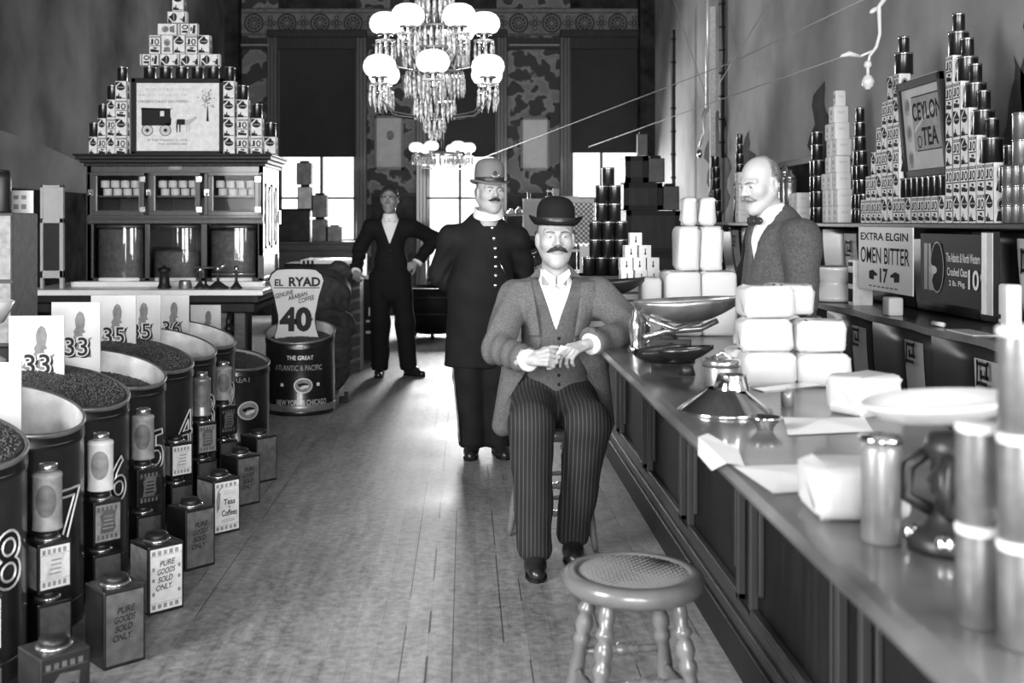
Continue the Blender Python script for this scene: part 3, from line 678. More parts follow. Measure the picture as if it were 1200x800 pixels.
# pieces standing on the marble
def stand(px, h, lab, wide=.045):
    d = 8.75; x = (px-CX)*d/F; z = .905
    t = thing('brass_stand', lab, 'stand', (x, d, z))
    MB().lathe([(wide, 0), (wide, .012), (wide*.7, .025), (wide*.35, .05), (.012, .06), (.01, h*.6), (.016, h*.7), (.01, h*.75), (.014, h*.85)], (x, d, z), 'dark_tin', 18).build('base', t)
    MB().ball((x, d, z+h*.92), .022, 'chrome', sc=(1, 1, 1.1)).build('knob', t); return x, d, z, t
stand(234.5, .16, 'slim stand with bright knob on the marble, left of three')
x, d, z, t = stand(255.5, .17, 'stand with wide bell foot on the marble, middle of three', .085)
MB().tube([(x, d, z+.155), (x+.06, d, z+.19)], .012, 'bright_tin').build('spout', t)
stand(277, .17, 'slim stand with bright knob on the marble, right of three')
d = 8.8; x = (192.5-CX)*d/F
t = thing('canister', 'black waisted canister with lid standing on the marble top', 'canister', (x, d, .905))
MB().lathe([(.055, 0), (.055, .012), (.042, .03), (.04, .12), (.054, .135), (.055, .15)], (x, d, .905), 'black_gloss', 24).build('body', t)
MB().lathe([(.057, .15), (.057, .156), (.03, .165), (.012, .168), (.014, .178), (.002, .182)], (x, d, .905), 'black_gloss', 24).build('lid', t)
d = 8.75; x = (217-CX)*d/F
tag(MB().lathe([(.05, 0), (.052, .005), (.05, .03), (.052, .035), (.045, .06), (.043, .066), (.002, .068)], (x, d, .905), 'worn_tin', 24).build('small_drum'), 'small low metal drum on the marble beside the black canister', 'drum')
d = 8.9; x = (241-CX)*d/F
t = thing('footed_tray', 'flat round tray on a thin foot behind the brass stands', 'tray', (x, d, .905))
MB().lathe([(.05, 0), (.03, .012), (.01, .03), (.01, .15)], (x, d, .905), 'dark_tin', 16).build('foot', t); MB().lathe([(.03, .15), (.09, .158), (.092, .166), (.002, .16)], (x, d, .905), 'grey_tin', 24).build('tray', t)
# tall white frame on the marble at the left
t = thing('display_stand', 'tall narrow white frame with dark centre standing at the marble counter end', 'frame', (-3.25, 8.8, .905))
a = P(48, 217, 8.8); b = P(75, 337, 8.8); x0, x1, z0, z1 = a.x, b.x, .905, a.z
g = MB()
for q in ((x0, x0+.022, z0, z1), (x1-.03, x1, z0, z1), (x0, x1, z0+.08, z0+.14), (x0, x1, z1-.02, z1), (x0, x1, z1-.30, z1-.26)): g.box(q[0], q[1], 8.78, 8.82, q[2], q[3], 'card')
g.build('frame', t, bevel=.003)
MB().box(x0+.02, x1-.02, 8.79, 8.815, z1-.27, z1-.01, 'card').build('upper_panel', t); MB().box(x0+.02, x1-.02, 8.795, 8.815, z0+.1, z1-.28, 'black_gloss').build('dark_panel', t)
# ================================================================== GOODS
def tea_box(w, d, h, var):
    # front faces -Y; sides carry a portrait medallion
    g = MB(); g.box(-w/2, w/2, -d/2, d/2, 0, h, 'label_white'); e = .0006
    o = (0, -d/2-e, 0); o2 = (0, -d/2-2*e, 0)
    for (a, b) in ((-w/2, -w/2+.004), (w/2-.004, w/2)): g.rect(o2, UX, UZ, a, b, 0, h, 'print_dark')
    if var == 0:
        g.rect(o, UX, UZ, -w*.42, w*.42, .86*h, .95*h, 'print_dark')
        for k in range(5): g.rect(o2, UX, UZ, -w*.36+k*w*.15, -w*.28+k*w*.15, .88*h, .93*h, 'label_white')
        g.rect(o, UX, UZ, -w*.3, -w*.12, .5*h, .8*h, 'print_dark'); g.rect(o, UX, UZ, -w*.42, -w*.12, .5*h, .56*h, 'print_dark')
        g.ring(o, UX, UZ, w*.17, .64*h, w*.2, .17*h, w*.1, 'print_dark', 18)
        g.rect(o, UX, UZ, -w*.42, w*.42, .41*h, .45*h, 'print_dark')
        g.flat(o, UX, UZ, [(-w*.38,.1*h), (w*.3,.07*h), (w*.38,.2*h), (w*.1,.2*h), (w*.2,.34*h), (-w*.15,.36*h), (-w*.1,.24*h), (-w*.36,.26*h)], 'print_dark'); g.rect(o2, UX, UZ, -w*.08, w*.1, .24*h, .27*h, 'label_white')
    elif var == 1:
        g.disc(o, UX, UZ, 0, .66*h, w*.36, .16*h, 'print_dark'); g.rect(o2, UX, UZ, -w*.3, w*.3, .64*h, .69*h, 'label_grey')
        g.flat(o, UX, UZ, [(-w*.45,.97*h), (-w*.05,.97*h), (-w*.45,.74*h)], 'print_dark'); g.flat(o, UX, UZ, [(-w*.18,.8*h), (w*.18,.8*h), (w*.06,.94*h), (-w*.02,.94*h)], 'print_dark')
        g.flat(o, UX, UZ, [(-w*.44,.05*h), (w*.12,.05*h), (w*.02,.2*h), (-w*.1,.16*h), (-w*.14,.34*h), (-w*.2,.34*h), (-w*.24,.2*h), (-w*.38,.24*h)], 'print_dark')
        g.rect(o, UX, UZ, w*.02, w*.42, .06*h, .1*h, 'print_dark')
    elif var == 2:
        g.disc(o, UX, UZ, 0, .6*h, w*.28, .2*h, 'label_grey'); g.disc(o2, UX, UZ, .0, .56*h, w*.17, .13*h, 'grey_print'); g.flat(o2, UX, UZ, [(-w*.33,.1*h), (w*.33,.1*h), (w*.2,.36*h), (-w*.2,.36*h)], 'grey_print')
    for s in (-1, 1):
        oo = (s*(w/2+e), 0, 0); u = (0, s, 0)
        g.disc(oo, u, UZ, 0, .62*h, d*.3, .21*h, 'label_grey'); g.disc((s*(w/2+2*e), 0, 0), u, UZ, 0, .62*h, d*.17, .13*h, 'print_dark')
        g.flat((s*(w/2+2*e), 0, 0), u, UZ, [(-d*.36,.06*h), (d*.36,.06*h), (d*.22,.4*h), (-d*.22,.4*h)], 'print_dark')
    return g
def box_proto(w, d, h, var): return Proto(tag(tea_box(w, d, h, var).build('tea_box', loc=(0,0,0)), 'x', 'box'))
def can_proto(r, h, body='black_tin', name='tin_can', cat='tin', rim='bright_tin'):
    g = MB(); g.lathe([(r-.003, 0), (r, .003), (r, h-.012)], (0,0,0), body, 20, capt=False)
    g.lathe([(r, h-.012), (r+.0015, h-.009), (r+.0015, h-.002), (r-.004, h), (.001, h)], (0,0,0), rim, 20, capt=False, capb=False)
    return Proto(tag(g.build(name, loc=(0,0,0)), 'x', cat))
# ---- right shelf: stepped pyramids of tea boxes
bw_, bd_, bh_ = .0855, .066, .142
RB = [box_proto(bw_, bd_, bh_, v) for v in (0, 1)]; pat = [0, 0, 0, 0, 1, 1, 0, 0, 1, 0, 0, 0, 0, 1, 0, 1, 1, 1, 0, 1]
SX = 2.475; rz = -PI/2
def rbox(Y, row, v, lab, grp): RB[v].put((SX+bd_/2, Y, SH+row*bh_), rz+random.uniform(-.03, .03), lab, grp)
yB = lambda j: 5.235+j*.0875
NB = 20
ORD = ['bottom', 'second', 'third', 'fourth', 'fifth', 'uppermost']
for j in range(NB): rbox(yB(j), 0, pat[NB-1-j], 'printed tea box in the long bottom row on the right shelf', 'bottom row of shelf tea boxes')
apR = 5; apL = 13            # apex columns of the near and the far pyramid
for row, k in ((1, 6), (2, 4), (3, 3), (4, 2), (5, 1)):
    for j in range(apR-k+1+(0), apR+1):
        rbox(yB(j), row, (j+row) % 2 if row in (2,) else (0 if (j*3+row) % 3 else 1), 'tea box in the %s row of the near pyramid, right of the framed sign' % ORD[row], 'near pyramid, %s row' % ORD[row])
for row, k in ((1, 6), (2, 5), (3, 4), (4, 3), (5, 2)):
    for j in range(apL, apL+k):
        if j < NB: rbox(yB(j), row, (0 if (j+row*2) % 3 else 1), 'tea box in the %s row of the far pyramid, left of the framed sign' % ORD[row], 'far pyramid, %s row' % ORD[row])
# dark tins between, framed sign resting on them
T1 = can_proto(.036, .112); 
for k in range(8): T1.put((SX+.04, yB(apR+1)+.02+k*.076, SH+bh_), 0, 'slim dark tin in the row under the framed tea sign', 'dark tins under the framed sign')
c_big = can_proto(.05, .125); c_sm = can_proto(.03, .095); c_mid = None
# cans that finish each step
for row, k in ((1, 6), (2, 4), (3, 3), (4, 2), (5, 1)):
    j = apR-k; y = yB(j)-.012; z = SH+row*bh_
    if row < 5 and row > 0:
        c_big.put((SX+.05, y, z), 0, 'larger dark tin on the %s step of the near shelf pyramid' % ORD[row]); c_sm.put((SX+.05, y, z+.125), 0, 'small dark tin topping the %s step of the near shelf pyramid' % ORD[row])
z = SH+6*bh_; y = yB(apR)
c_big.put((SX+.05, y, z), 0, 'dark tin on the peak of the near shelf pyramid, under the topmost tin'); c_sm.put((SX+.05, y, z+.125), 0, 'topmost small tin of the near shelf pyramid')
c_big.put((SX+.05, yB(apR)-.1, SH+5*bh_), 0, 'dark tin one step below the peak of the near shelf pyramid'); c_sm.put((SX+.05, yB(apR)-.1, SH+5*bh_+.125), 0, 'small tin one step below the peak of the near shelf pyramid')
y = yB(apL)+.01; c_big.put((SX+.05, y, z), 0, 'dark tin on the peak of the far shelf pyramid, under its topmost tin'); c_sm.put((SX+.05, y, z+.125), 0, 'topmost small tin of the far shelf pyramid')
# framed tea sign
t = thing('framed_sign', 'tilted dark-framed tea sign between the two tea box pyramids', 'sign', (SX+.05, 6.0, 1.685))
ya, yb, z0, z1 = 6.31, 5.74, SH+bh_+.112+.002, 2.215
R = Ry(math.radians(-5)); piv = Vector((SX+.05, 0, z0))
def til(v): v = Vector(v); return piv+R @ (v-piv)
g = MB()
for (a, b, c, d) in ((ya-.035, ya, z0, z1), (yb, yb+.035, z0, z1), (yb, ya, z0, z0+.04), (yb, ya, z1-.045, z1)): g.box(SX+.02, SX+.05, a, b, c, d, 'black')
g.v = [tuple(til(v)) for v in g.v]; g.build('frame', t, bevel=.004)
g = MB(); g.box(SX+.035, SX+.05, yb+.03, ya-.03, z0+.03, z1-.03, 'card'); o = (SX+.034, ya-.035, z0+.04)
fw_ = lambda oo: (lambda u, v, w=0: Vector((oo[0]-w, oo[1]-u, oo[2]+v)))
for k in range(3): g.disc(o, UYn, UZ, .065, .06+k*.145, .035, .05, 'label_grey'); g.disc((SX+.0335, ya-.035, z0+.04), UYn, UZ, .07, .065+k*.145, .018, .03, 'grey_print')
g.rect(o, UYn, UZ, .125, .5, .1, .4, 'print_mid'); g.rect(o, UYn, UZ, .125, .5, 0, .1, 'card_grey'); g.rect(o, UYn, UZ, .125, .5, .4, .5, 'card_grey')
for (a, b, c, d) in ((.13,.5,.395,.402), (.16,.5,.098,.104)): g.rect((SX+.033, ya-.035, z0+.04), UYn, UZ, a, b, c, d, 'ink')
g.text('CEYLON', fw_((SX+.0325, ya-.35, z0+.355)), .1, 'ink', .37, .02); g.text('TEA', fw_((SX+.0325, ya-.37, z0+.215)), .1, 'ink', .2, .02)
g.ring((SX+.033, ya-.035, z0+.04), UYn, UZ, .2, .15, .03, .035, .008, 'ink')
pt = [(.14+.32*i/10, .2+.11*math.sin(i/10*PI*.5)) for i in range(11)]
g.flat((SX+.0332, ya-.035, z0+.04), UYn, UZ, pt+[(a, b+.02) for a, b in reversed(pt)], 'card')
g.v = [tuple(til(v)) for v in g.v]; g.build('print', t)
# ---- near end of shelf: bright cans
cs_b = can_proto(.034, .087, 'worn_tin'); cs_c = can_proto(.045, .12, 'worn_tin')
for row in range(3):
    for k in range(10): cs_b.put((SX+.03, 5.1-k*.074, SH+row*.087), 0, 'small bright tin in the three low rows at the near shelf end', 'bright tins at the near shelf end')
for i, (y, n) in enumerate(((5.02, 2), (4.9, 3), (4.77, 4))):
    for k in range(n): cs_c.put((SX+.05, y, SH+.261+k*.12), 0, 'larger bright tin in the %s stack on the low bright rows' % ('two-high', 'three-high', 'four-high')[i], 'bright tins stacked %d high' % n)
# ---- dark tapering tower (eight tiers)
def tower(y, d, tiers, proto_by, lab, X=SX+.05):
    z = SH
    for i, (pr, hh, n, sp) in enumerate(tiers):
        for k in range(n): proto_by[pr].put((X, y+(k-(n-1)/2)*sp, z), 0, lab)['group'] = lab[:30]
        z += hh
TW = {'a': can_proto(.027, .092), 'b': can_proto(.032, .092), 'c': can_proto(.037, .092), 'e': can_proto(.04, .112), 'f': can_proto(.028, .09)}
tower(7.09, 0, [('b', .092, 3, .066), ('b', .092, 3, .066), ('b', .092, 2, .072), ('c', .092, 2, .076), ('b', .092, 2, .066), ('c', .092, 1, 0), ('b', .092, 1, 0), ('a', .092, 1, 0)], TW, 'dark tin in the slim stepped tower left of the tea boxes')
tower(7.95, 0, [('e', .112, 2, .083), ('e', .112, 2, .083), ('e', .112, 2, .083), ('e', .112, 2, .083), ('e', .112, 1, 0), ('c', .092, 1, 0)], TW, 'black tin in the tower left of the white packet tower')
tower(10.2, 0, [('e', .112, 3, .083), ('e', .112, 2, .083), ('e', .112, 2, .083), ('e', .112, 1, 0), ('c', .092, 1, 0), ('c', .092, 1, 0), ('f', .09, 1, 0), ('a', .092, 1, 0)], TW, 'dark tin in the tower seen left above the bald man')
tower(11.2, 0, [('e', .112, 4, .083), ('e', .112, 3, .083), ('e', .112, 3, .083), ('e', .112, 2, .083), ('e', .112, 2, .083), ('e', .112, 1, .083)], TW, 'dark tin in the far stack at the back end of the right shelf')
# white packets tower
def packet(w, d, h, m='paper'):
    g = MB(); g.rbox((0, 0, h/2), w, d, h, m, .006, 2); g.disc((-w/2-.0008, 0, 0), UYn, UZ, 0, h*.62, .016, .018, 'label_grey', 14); g.rect((-w/2-.0008, 0, 0), UYn, UZ, -.012, .012, h*.2, h*.32, 'label_grey'); g.rect((0, -d/2-.0008, 0), UX, UZ, -w*.3, w*.3, h*.55, h*.7, 'pale_print')
    return Proto(tag(g.build('paper_packet', loc=(0,0,0)), 'x', 'packet'))
PK = packet(.1, .1, .112); PN = packet(.07, .05, .105); z = SH
for row, ys_ in enumerate(([7.42, 7.53, 7.64], [7.42, 7.53, 7.64], [7.44, 7.55, 7.66], [7.46, 7.58], [7.44, 7.55], [7.47, 7.58])):
    for y in ys_: PK.put((SX+.05, y, z), random.uniform(-.04, .04), 'white paper packet in the %s layer of the packet tower on the shelf' % ORD[row])['group'] = 'packet tower layer %s' % ORD[row]
    z += .112
PK.put((SX+.05, 7.5, z), .05, 'white paper packet in the uppermost full step of the packet tower'); PN.put((SX+.05, 7.48, z+.112), .04, 'small white packet on the very top of the packet tower')
z = SH
for (y, zz) in ((8.32, 0), (8.43, 0), (8.32, .112), (8.43, .112)): PK.put((SX+.05, y, SH+zz), 0, 'white packet stacked on the shelf just right of the bald man', 'packets behind the bald man')
for (y, zz) in ((9.9, 0), (9.9, .112), (9.9, .224), (9.9, .336)): PK.put((SX-.0, y+.0, SH+zz), .05, 'white packet in the narrow stack seen left of the bald head', 'packets left of the bald head')
for k, y in enumerate((8.62, 8.75)):
    z = SH
    t = thing('cone_canister', 'tall bright canister with cone top behind the bald man, %s of two' % ('right' if k == 0 else 'left'), 'canister', (SX+.05, y, z))
    MB().lathe([(.05, 0), (.05, .28), (.048, .285), (.05, .29), (.05, .33+k*.05)], (SX+.05, y, z), 'worn_tin', 20).build('body', t); MB().lathe([(.052, .33+k*.05), (.045, .36+k*.05), (.02, .385+k*.05), (.018, .41+k*.05)], (SX+.05, y, z), 'bright_tin', 20).build('cone_top', t)
t = thing('tilted_picture', 'dark framed picture leaning on the right wall behind the bald man', 'picture', (XR-.1, 9.3, SH))
g = MB(); g.box(XR-.12, XR-.09, 8.75, 9.7, SH, 1.95, 'black'); g.build('frame', t); MB().box(XR-.122, XR-.12, 8.8, 9.65, SH+.05, 1.9, 'dado').build('print', t)
# things on the back bar
tag(MB().box(2.4, 2.52, 6.86, 6.95, BT, BT+.28, 'label_white').rect((2.399, 6.955, BT), UYn, UZ, .01, .09, .02, .1, 'print_dark').rect((2.399, 6.955, BT), UYn, UZ, .01, .09, .13, .2, 'print_dark').rect((2.399, 6.955, BT), UYn, UZ, .01, .09, .24, .265, 'print_dark').build('tall_box'), 'tall printed box standing left of the butter sign on the wall counter', 'box')
x, y = 2.395, 7.2
t = thing('white_jar', 'wide white waisted jar on the wall counter left of the butter sign', 'jar', (x, y, BT))
MB().lathe([(.11, 0), (.15, .01), (.155, .03), (.095, .11), (.09, .125), (.15, .2), (.16, .225), (.15, .228), (.09, .21), (.002, .2)], (x, y, BT), 'porcelain', 32).build('body', t)
for a in (0, PI): MB().flat((x+.14*math.cos(a+PI/2)*0, y, BT), (0,1,0), UZ, [(-.17,.1), (-.12,.2), (-.12,.03)], 'grey_print') if False else None
tag(MB().rbox((2.36, 6.12, BT+.05), .08, .1, .1, 'paper', .01).build('small_packet'), 'small white packet on the wall counter below the butter sign', 'packet')
tag(MB().rbox((2.33, 4.74, BT+.125), .07, .08, .25, 'paper', .012).rect((2.294, 4.78, BT), UYn, UZ, .012, .03, .1, .12, 'ink').rect((2.294, 4.78, BT), UYn, UZ, .012, .03, .07, .085, 'ink').build('tall_packet'), 'tall white packet standing alone on the wall counter at right', 'packet')
tag(MB().rbox((2.36, 7.95, BT+.06), .1, .12, .12, 'paper', .01).build('white_packet'), 'white packet on the wall counter right beside the bald man', 'packet')
tag(MB().tube([(2.32, 5.5, BT+.014), (2.33, 5.4, BT+.014)], .012, 'paper').build('paper_roll'), 'short white paper roll lying on the wall counter below the oats sign', 'paper')
tag(MB().box(2.29, 2.4, 5.0, 5.28, BT, BT+.006, 'card').build('paper_slip'), 'flat white paper slip on the wall counter right of the paper roll', 'paper')
# ---- cabinet top: sign with delivery wagon, boxes, tins
zt_ = 1.985
t = thing('wagon_sign', 'dark-framed white sign picturing a delivery wagon and horse above the cabinet', 'sign', (-2.4, 9.3, zt_))
S2 = 9.3/F; QX = lambda px: (px-CX)*S2; QZ = lambda py: H-(py-CY)*S2
fx0, fx1, fz0, fz1 = QX(154), QX(262.5), zt_, QZ(91.5); g = MB()
for q in ((fx0, fx1, fz0, fz0+.04), (fx0, fx1, fz1-.04, fz1), (fx0, fx0+.04, fz0, fz1), (fx1-.04, fx1, fz0, fz1)): g.box(q[0], q[1], 9.29, 9.34, q[2], q[3], 'black')
g.build('frame', t, bevel=.006)
g = MB(); g.box(fx0+.03, fx1-.03, 9.31, 9.335, fz0+.03, fz1-.03, 'label_white'); o = Vector((QX(158), 9.308, QZ(172))); k = S2
px = lambda x, y: ((x-158)*k, (172-y)*k)
g.flat(o, UX, UZ, [px(165.5,147), px(199.5,147), px(199.5,127), px(165.5,127)], 'print_dark'); g.flat(o+Vector((0,-.001,0)), UX, UZ, [px(187.5,136), px(192,136), px(192,130), px(187.5,130)], 'label_white')
g.flat(o, UX, UZ, [px(193,147), px(200,147), px(200.5,138), px(199,138), px(198.5,144), px(194,144)], 'print_dark'); g.flat(o, UX, UZ, [px(165,128), px(200,128), px(203,127), px(165,126)], 'ink')
for wx in (172.3, 193.5): 
    a, b = px(wx, 152.5); g.ring(o, UX, UZ, a, b, 6.8*k, 6.8*k, .9*k, 'ink'); g.ring(o, UX, UZ, a, b, 2*k, 2*k, 1*k, 'ink')
    for q in range(6): c_, s_ = math.cos(q*PI/6), math.sin(q*PI/6); g.flat(o, UX, UZ, [(a+6.4*k*c_-s_*.2*k, b+6.4*k*s_+c_*.2*k), (a-6.4*k*c_-s_*.2*k, b-6.4*k*s_+c_*.2*k), (a-6.4*k*c_+s_*.2*k, b-6.4*k*s_-c_*.2*k), (a+6.4*k*c_+s_*.2*k, b+6.4*k*s_-c_*.2*k)], 'ink')
g.flat(o, UX, UZ, [px(206,146), px(217,146), px(222,146), px(226,142), px(230,139), px(231,137), px(228.5,136), px(224.5,138.5), px(219,140.5), px(207,140.5), px(205,142)], 'card_grey')
g.flat(o+Vector((0,-.001,0)), UX, UZ, [px(206.5,146), px(216.5,146.2), px(216.5,139.5), px(207,139.5)], 'print_dark')
for q in (206, 209.5): g.flat(o, UX, UZ, [px(q,146), px(q+2,146), px(q+1.6,155), px(q+.4,155)], 'ink')
for q in (218, 221): g.flat(o, UX, UZ, [px(q,146), px(q+1.5,146), px(q+1,155), px(q+.2,155)], 'card_grey')
for q in range(70):
    a = random.gauss(241, 5.5); b = random.gauss(116, 6); 
    if 230 < a < 254 and 104 < b < 131: u_, v_ = px(a, b); g.disc(o, UX, UZ, u_, v_, random.uniform(.4, 1.2)*k, random.uniform(.4, .9)*k, 'grey_print', 7)
g.flat(o, UX, UZ, [px(241.5,142), px(244.5,142), px(243.5,124), px(242.5,124)], 'print_dark')
for q in range(40): u_, v_ = px(random.gauss(225, 7), random.gauss(131, 4)); g.disc(o, UX, UZ, u_, v_, .7*k, .5*k, 'pale_print', 6)
g.text('WAGON PEARLS COFFEE', fX(o+Vector((*px(196,104.5)[:1], 0, px(196,104.5)[1]))), 3*k, 'pale_print', 52*k) if False else None
for yy, x0_, x1_, mm in ((104.5, 170, 222, 'pale_print'), (111, 162, 222, 'pale_print')):
    xx = x0_
    while xx < x1_: w_ = random.uniform(1, 2.6); u_, v_ = px(xx, yy); g.rect(o, UX, UZ, u_, u_+w_*k, v_-1.3*k, v_+1.3*k, mm); xx += w_+random.choice((.7, .9, 2.5))
g.text('ORDERS DAILY DELIVERED', fX(o+Vector((px(191,118.7)[0], 0, px(191,118.7)[1]))), 3*k, 'grey_print', 60*k, .01)
g.text('IF THE WAGON IS LATE', fX(o+Vector((px(196,164)[0], 0, px(196,164)[1]))), 2.6*k, 'grey_print', 46*k, .01); g.text('THE GOODS ARE', fX(o+Vector((px(202,168.5)[0], 0, px(202,168.5)[1]))), 2.6*k, 'grey_print', 34*k, .01)
g.build('print', t)
LB = [box_proto(.1, .077, .155, v) for v in (0, 1, 2)]; lt = can_proto(.042, .125); ln = can_proto(.05, .1)
WN = {1: 'single-box', 2: 'two-high', 3: 'three-high', 4: 'four-high'}
steps = [([(QX(131.8), 3), (QX(121.2), 2), (QX(110.8), 1)], 'left', .077), ([(QX(285.3), 3), (QX(301.5), 2), (QX(317.5), 1)], 'right', .1)]
def lput(x, z, v, turn, lab, grp): LB[v].put((x, 9.3, z), PI/2 if turn == 2 else 0, lab, grp)
for cols, side, w in steps:
    for c, (x, n) in enumerate([(QX(143.5) if side == 'left' else QX(269.5), 4)]+cols):
        for r_ in range(n):
            x_ = x
            b_ = LB[(c+r_) % 2 if side == 'left' else (1 if (c == 0 or r_ == n-1) else 0)]
            q = b_.put((x_, 9.3, zt_+r_*.155), random.uniform(-.05, .05), 'box in the %s column on the cabinet, %s of the wagon sign' % (WN[n], side), '%s cabinet column of %d' % (side, n))
            if side == 'left' and c: q.scale = (.74, 1, 1)
        lt.put((x, 9.3, zt_+n*.155), 0, 'dark tin topping the %s box column on the cabinet, %s of the wagon sign' % (WN[n], side))
for k in range(5): ln.put((QX(174.5+k*18.7), 9.33, fz1), 0, 'dark tin in the row lying right on top of the wagon sign', 'dark tins on the wagon sign')
z = fz1+.1
for k in range(4):
    o_ = LB[k % 2 if k != 2 else 1].put((QX(164+12+k*23.6)+.0775, 9.31, z+.05), 0, 'printed box lying on its side in the lowest box row above the wagon sign', 'lying boxes above the wagon sign'); o_.rotation_euler = (0, -PI/2, 0)
z += .1
for k in range(5): LB[[0, 2, 1, 0, 1][k]].put((QX(182.5+k*14.3), 9.31, z), 0, 'printed box standing in the row of five above the wagon sign', 'row of five boxes above the wagon sign')
z += .155
for k in range(2): o_ = LB[[2, 0][k]].put((QX(186+k*24)+.155, 9.31, z+.05), 0, 'printed box lying in the row of two above the row of five', 'row of two lying boxes'); o_.rotation_euler = (0, -PI/2, 0)
o_ = LB[1].put((QX(197.5)+.155, 9.31, z+.15), 0, 'single printed box lying under the topmost box of the left pyramid'); o_.rotation_euler = (0, -PI/2, 0)
LB[1].put((QX(209.5), 9.31, z+.2), 0, 'topmost printed box standing on the pyramid above the cabinet')
for k, (px_, py_, hh) in enumerate(((317, 140, .3), (326, 158, .2), (322, 135, .1))):
    pass
# ---- coffee bins on the left
def bin_(cx, cy, r, zc, sx, sy, num, coffee=0., label='', txt=None, fill=None, beans=''):
    t = thing('coffee_bin', label, 'bin', (cx, cy, 0)); n = 48; ztop = lambda a, rr=r: zc+rr*(sx*math.cos(a)+sy*math.sin(a))
    vs = []; fs = []; e = .012
    def ringv(rr, z=None, dz=0): return [(cx+rr*math.cos(2*PI*i/n), cy+rr*math.sin(2*PI*i/n), (ztop(2*PI*i/n, rr)+dz) if z is None else z) for i in range(n)]
    def skin(rings, m, cap=False):
        g_ = MB(); vs = sum(rings, []); fs = [(k_*n+i, k_*n+(i+1) % n, (k_+1)*n+(i+1) % n, (k_+1)*n+i) for k_ in range(len(rings)-1) for i in range(n)]
        g_.add(vs, fs, m, True); return g_
    g = skin([ringv(r*.98, 0.), ringv(r*1.01, .005), ringv(r*1.01, .03), ringv(r, .035), ringv(r, None, -.06), ringv(r+.004, None, -.05), ringv(r+.004, None, -.04), ringv(r, None, -.03), ringv(r, None, -.006)], 'black_tin'); g.build('drum', t)
    skin([ringv(r, None, -.012), ringv(r+.006, None, -.006), ringv(r+.006, None, .004), ringv(r, None, .008), ringv(r-.006, None, .002)], 'worn_tin').build('rim', t)
    lv = zc-.3 if fill is None else fill
    skin([ringv(r-.006, None, .0), ringv(r-.008, .06)], 'bin_inner').build('inner_wall', t)
    if num: 
        h = MB(); a0 = math.radians(72 if not isinstance(num, tuple) else num[1]); nt = num if isinstance(num, str) else num[0]
        h.text(nt, fCyl(cx, cy, r+.006, a0, zc*.53), .185, 'gilt', None, 0, .016); h.text(nt, fCyl(cx, cy, r+.004, a0, zc*.53), .18, 'black', None, .0)
        h.build('number', t)['label'] = 'painted outlined number'
        h = MB()
        for zz in (zc*.86, zc*.12):
            h = MB(); h.lathe([(r+.0025, zz), (r+.0025, zz+.006)], (cx, cy, 0), 'label_dark', 48, capb=False, capt=False); h.build('painted_band', t)
    # coffee: dome plus loose beans
    if coffee is not None:
        b = MB(); N_ = 1500; cz = lambda rr, a: zc+coffee+rr*(sx*math.cos(a)+sy*math.sin(a))+.03*(1-(rr/r)**2)
        rr_ = [0.001, .3*r, .6*r, .85*r, r-.012]; vs = [(cx+q*math.cos(2*PI*i/n), cy+q*math.sin(2*PI*i/n), cz(q, 2*PI*i/n)) for q in rr_ for i in range(n)]
        b.add(vs, [(k_*n+i, (k_+1)*n+i, (k_+1)*n+(i+1) % n, k_*n+(i+1) % n) for k_ in range(len(rr_)-1) for i in range(n)], 'coffee', True)
        for _ in range(N_):
            q = (r-.02)*math.sqrt(random.random()); a = random.random()*2*PI; c_ = Vector((cx+q*math.cos(a), cy+q*math.sin(a), cz(q, a)+.001)); R_ = Matrix.Rotation(random.random()*PI, 3, Vector((random.gauss(0,1), random.gauss(0,1), random.gauss(0,1)+.1)).normalized())
            s_ = random.uniform(.8, 1.2)
            b.add([c_+R_ @ Vector(v)*s_ for v in ((.0075,0,0), (-.0075,0,0), (0,.005,0), (0,-.005,0), (0,0,.004), (0,0,-.003))], [(0,2,4), (2,1,4), (1,3,4), (3,0,4), (2,0,5), (1,2,5), (3,1,5), (0,3,5)], 'coffee_bean', True)
        tag(b.build('coffee_beans'), 'dark coffee beans in the ' + beans, 'coffee', kind='stuff')
    return t
BX, BR = -1.625, .245; BYS = [3.45, 3.98, 4.52, 5.08, 5.60, 6.12, 6.64]
info = [('8', .0, 'black coffee bin nearest the camera at the left edge, numbered eight'), ('7', -.22, 'low-filled black coffee bin with outlined seven'), ('6', .0, 'full black coffee bin behind the bin numbered seven'), ('5', -.1, 'pale-lined black coffee bin with the big sign card fourth from the front'), ('4', .0, 'full black coffee bin fifth from the front'), ('3', -.16, 'empty-looking pale-lined coffee bin sixth from the front'), ('2', -.2, 'pale-lined coffee bin seventh from the front, under the small card')]
for (nu, cf, lab), y, od in zip(info, BYS, ('first', 'second', 'third', 'fourth', 'fifth', 'sixth', 'seventh')): bin_(BX, y, BR, .76, -.24, .13, (nu, 72), cf, lab, beans=od+' black bin counted from the camera')
bin_(-1.545, 7.32, .25, .53, -.14, .13, None, -.02, 'lower coffee bin with round emblem at the far end of the row', beans='lower emblem bin at the far end of the row')
h = MB(); cx_, cy_ = -1.545, 7.32
eb = bpy.data.objects[[o.name for o in bpy.data.objects if o.get('label', '').startswith('lower coffee bin')][0]]
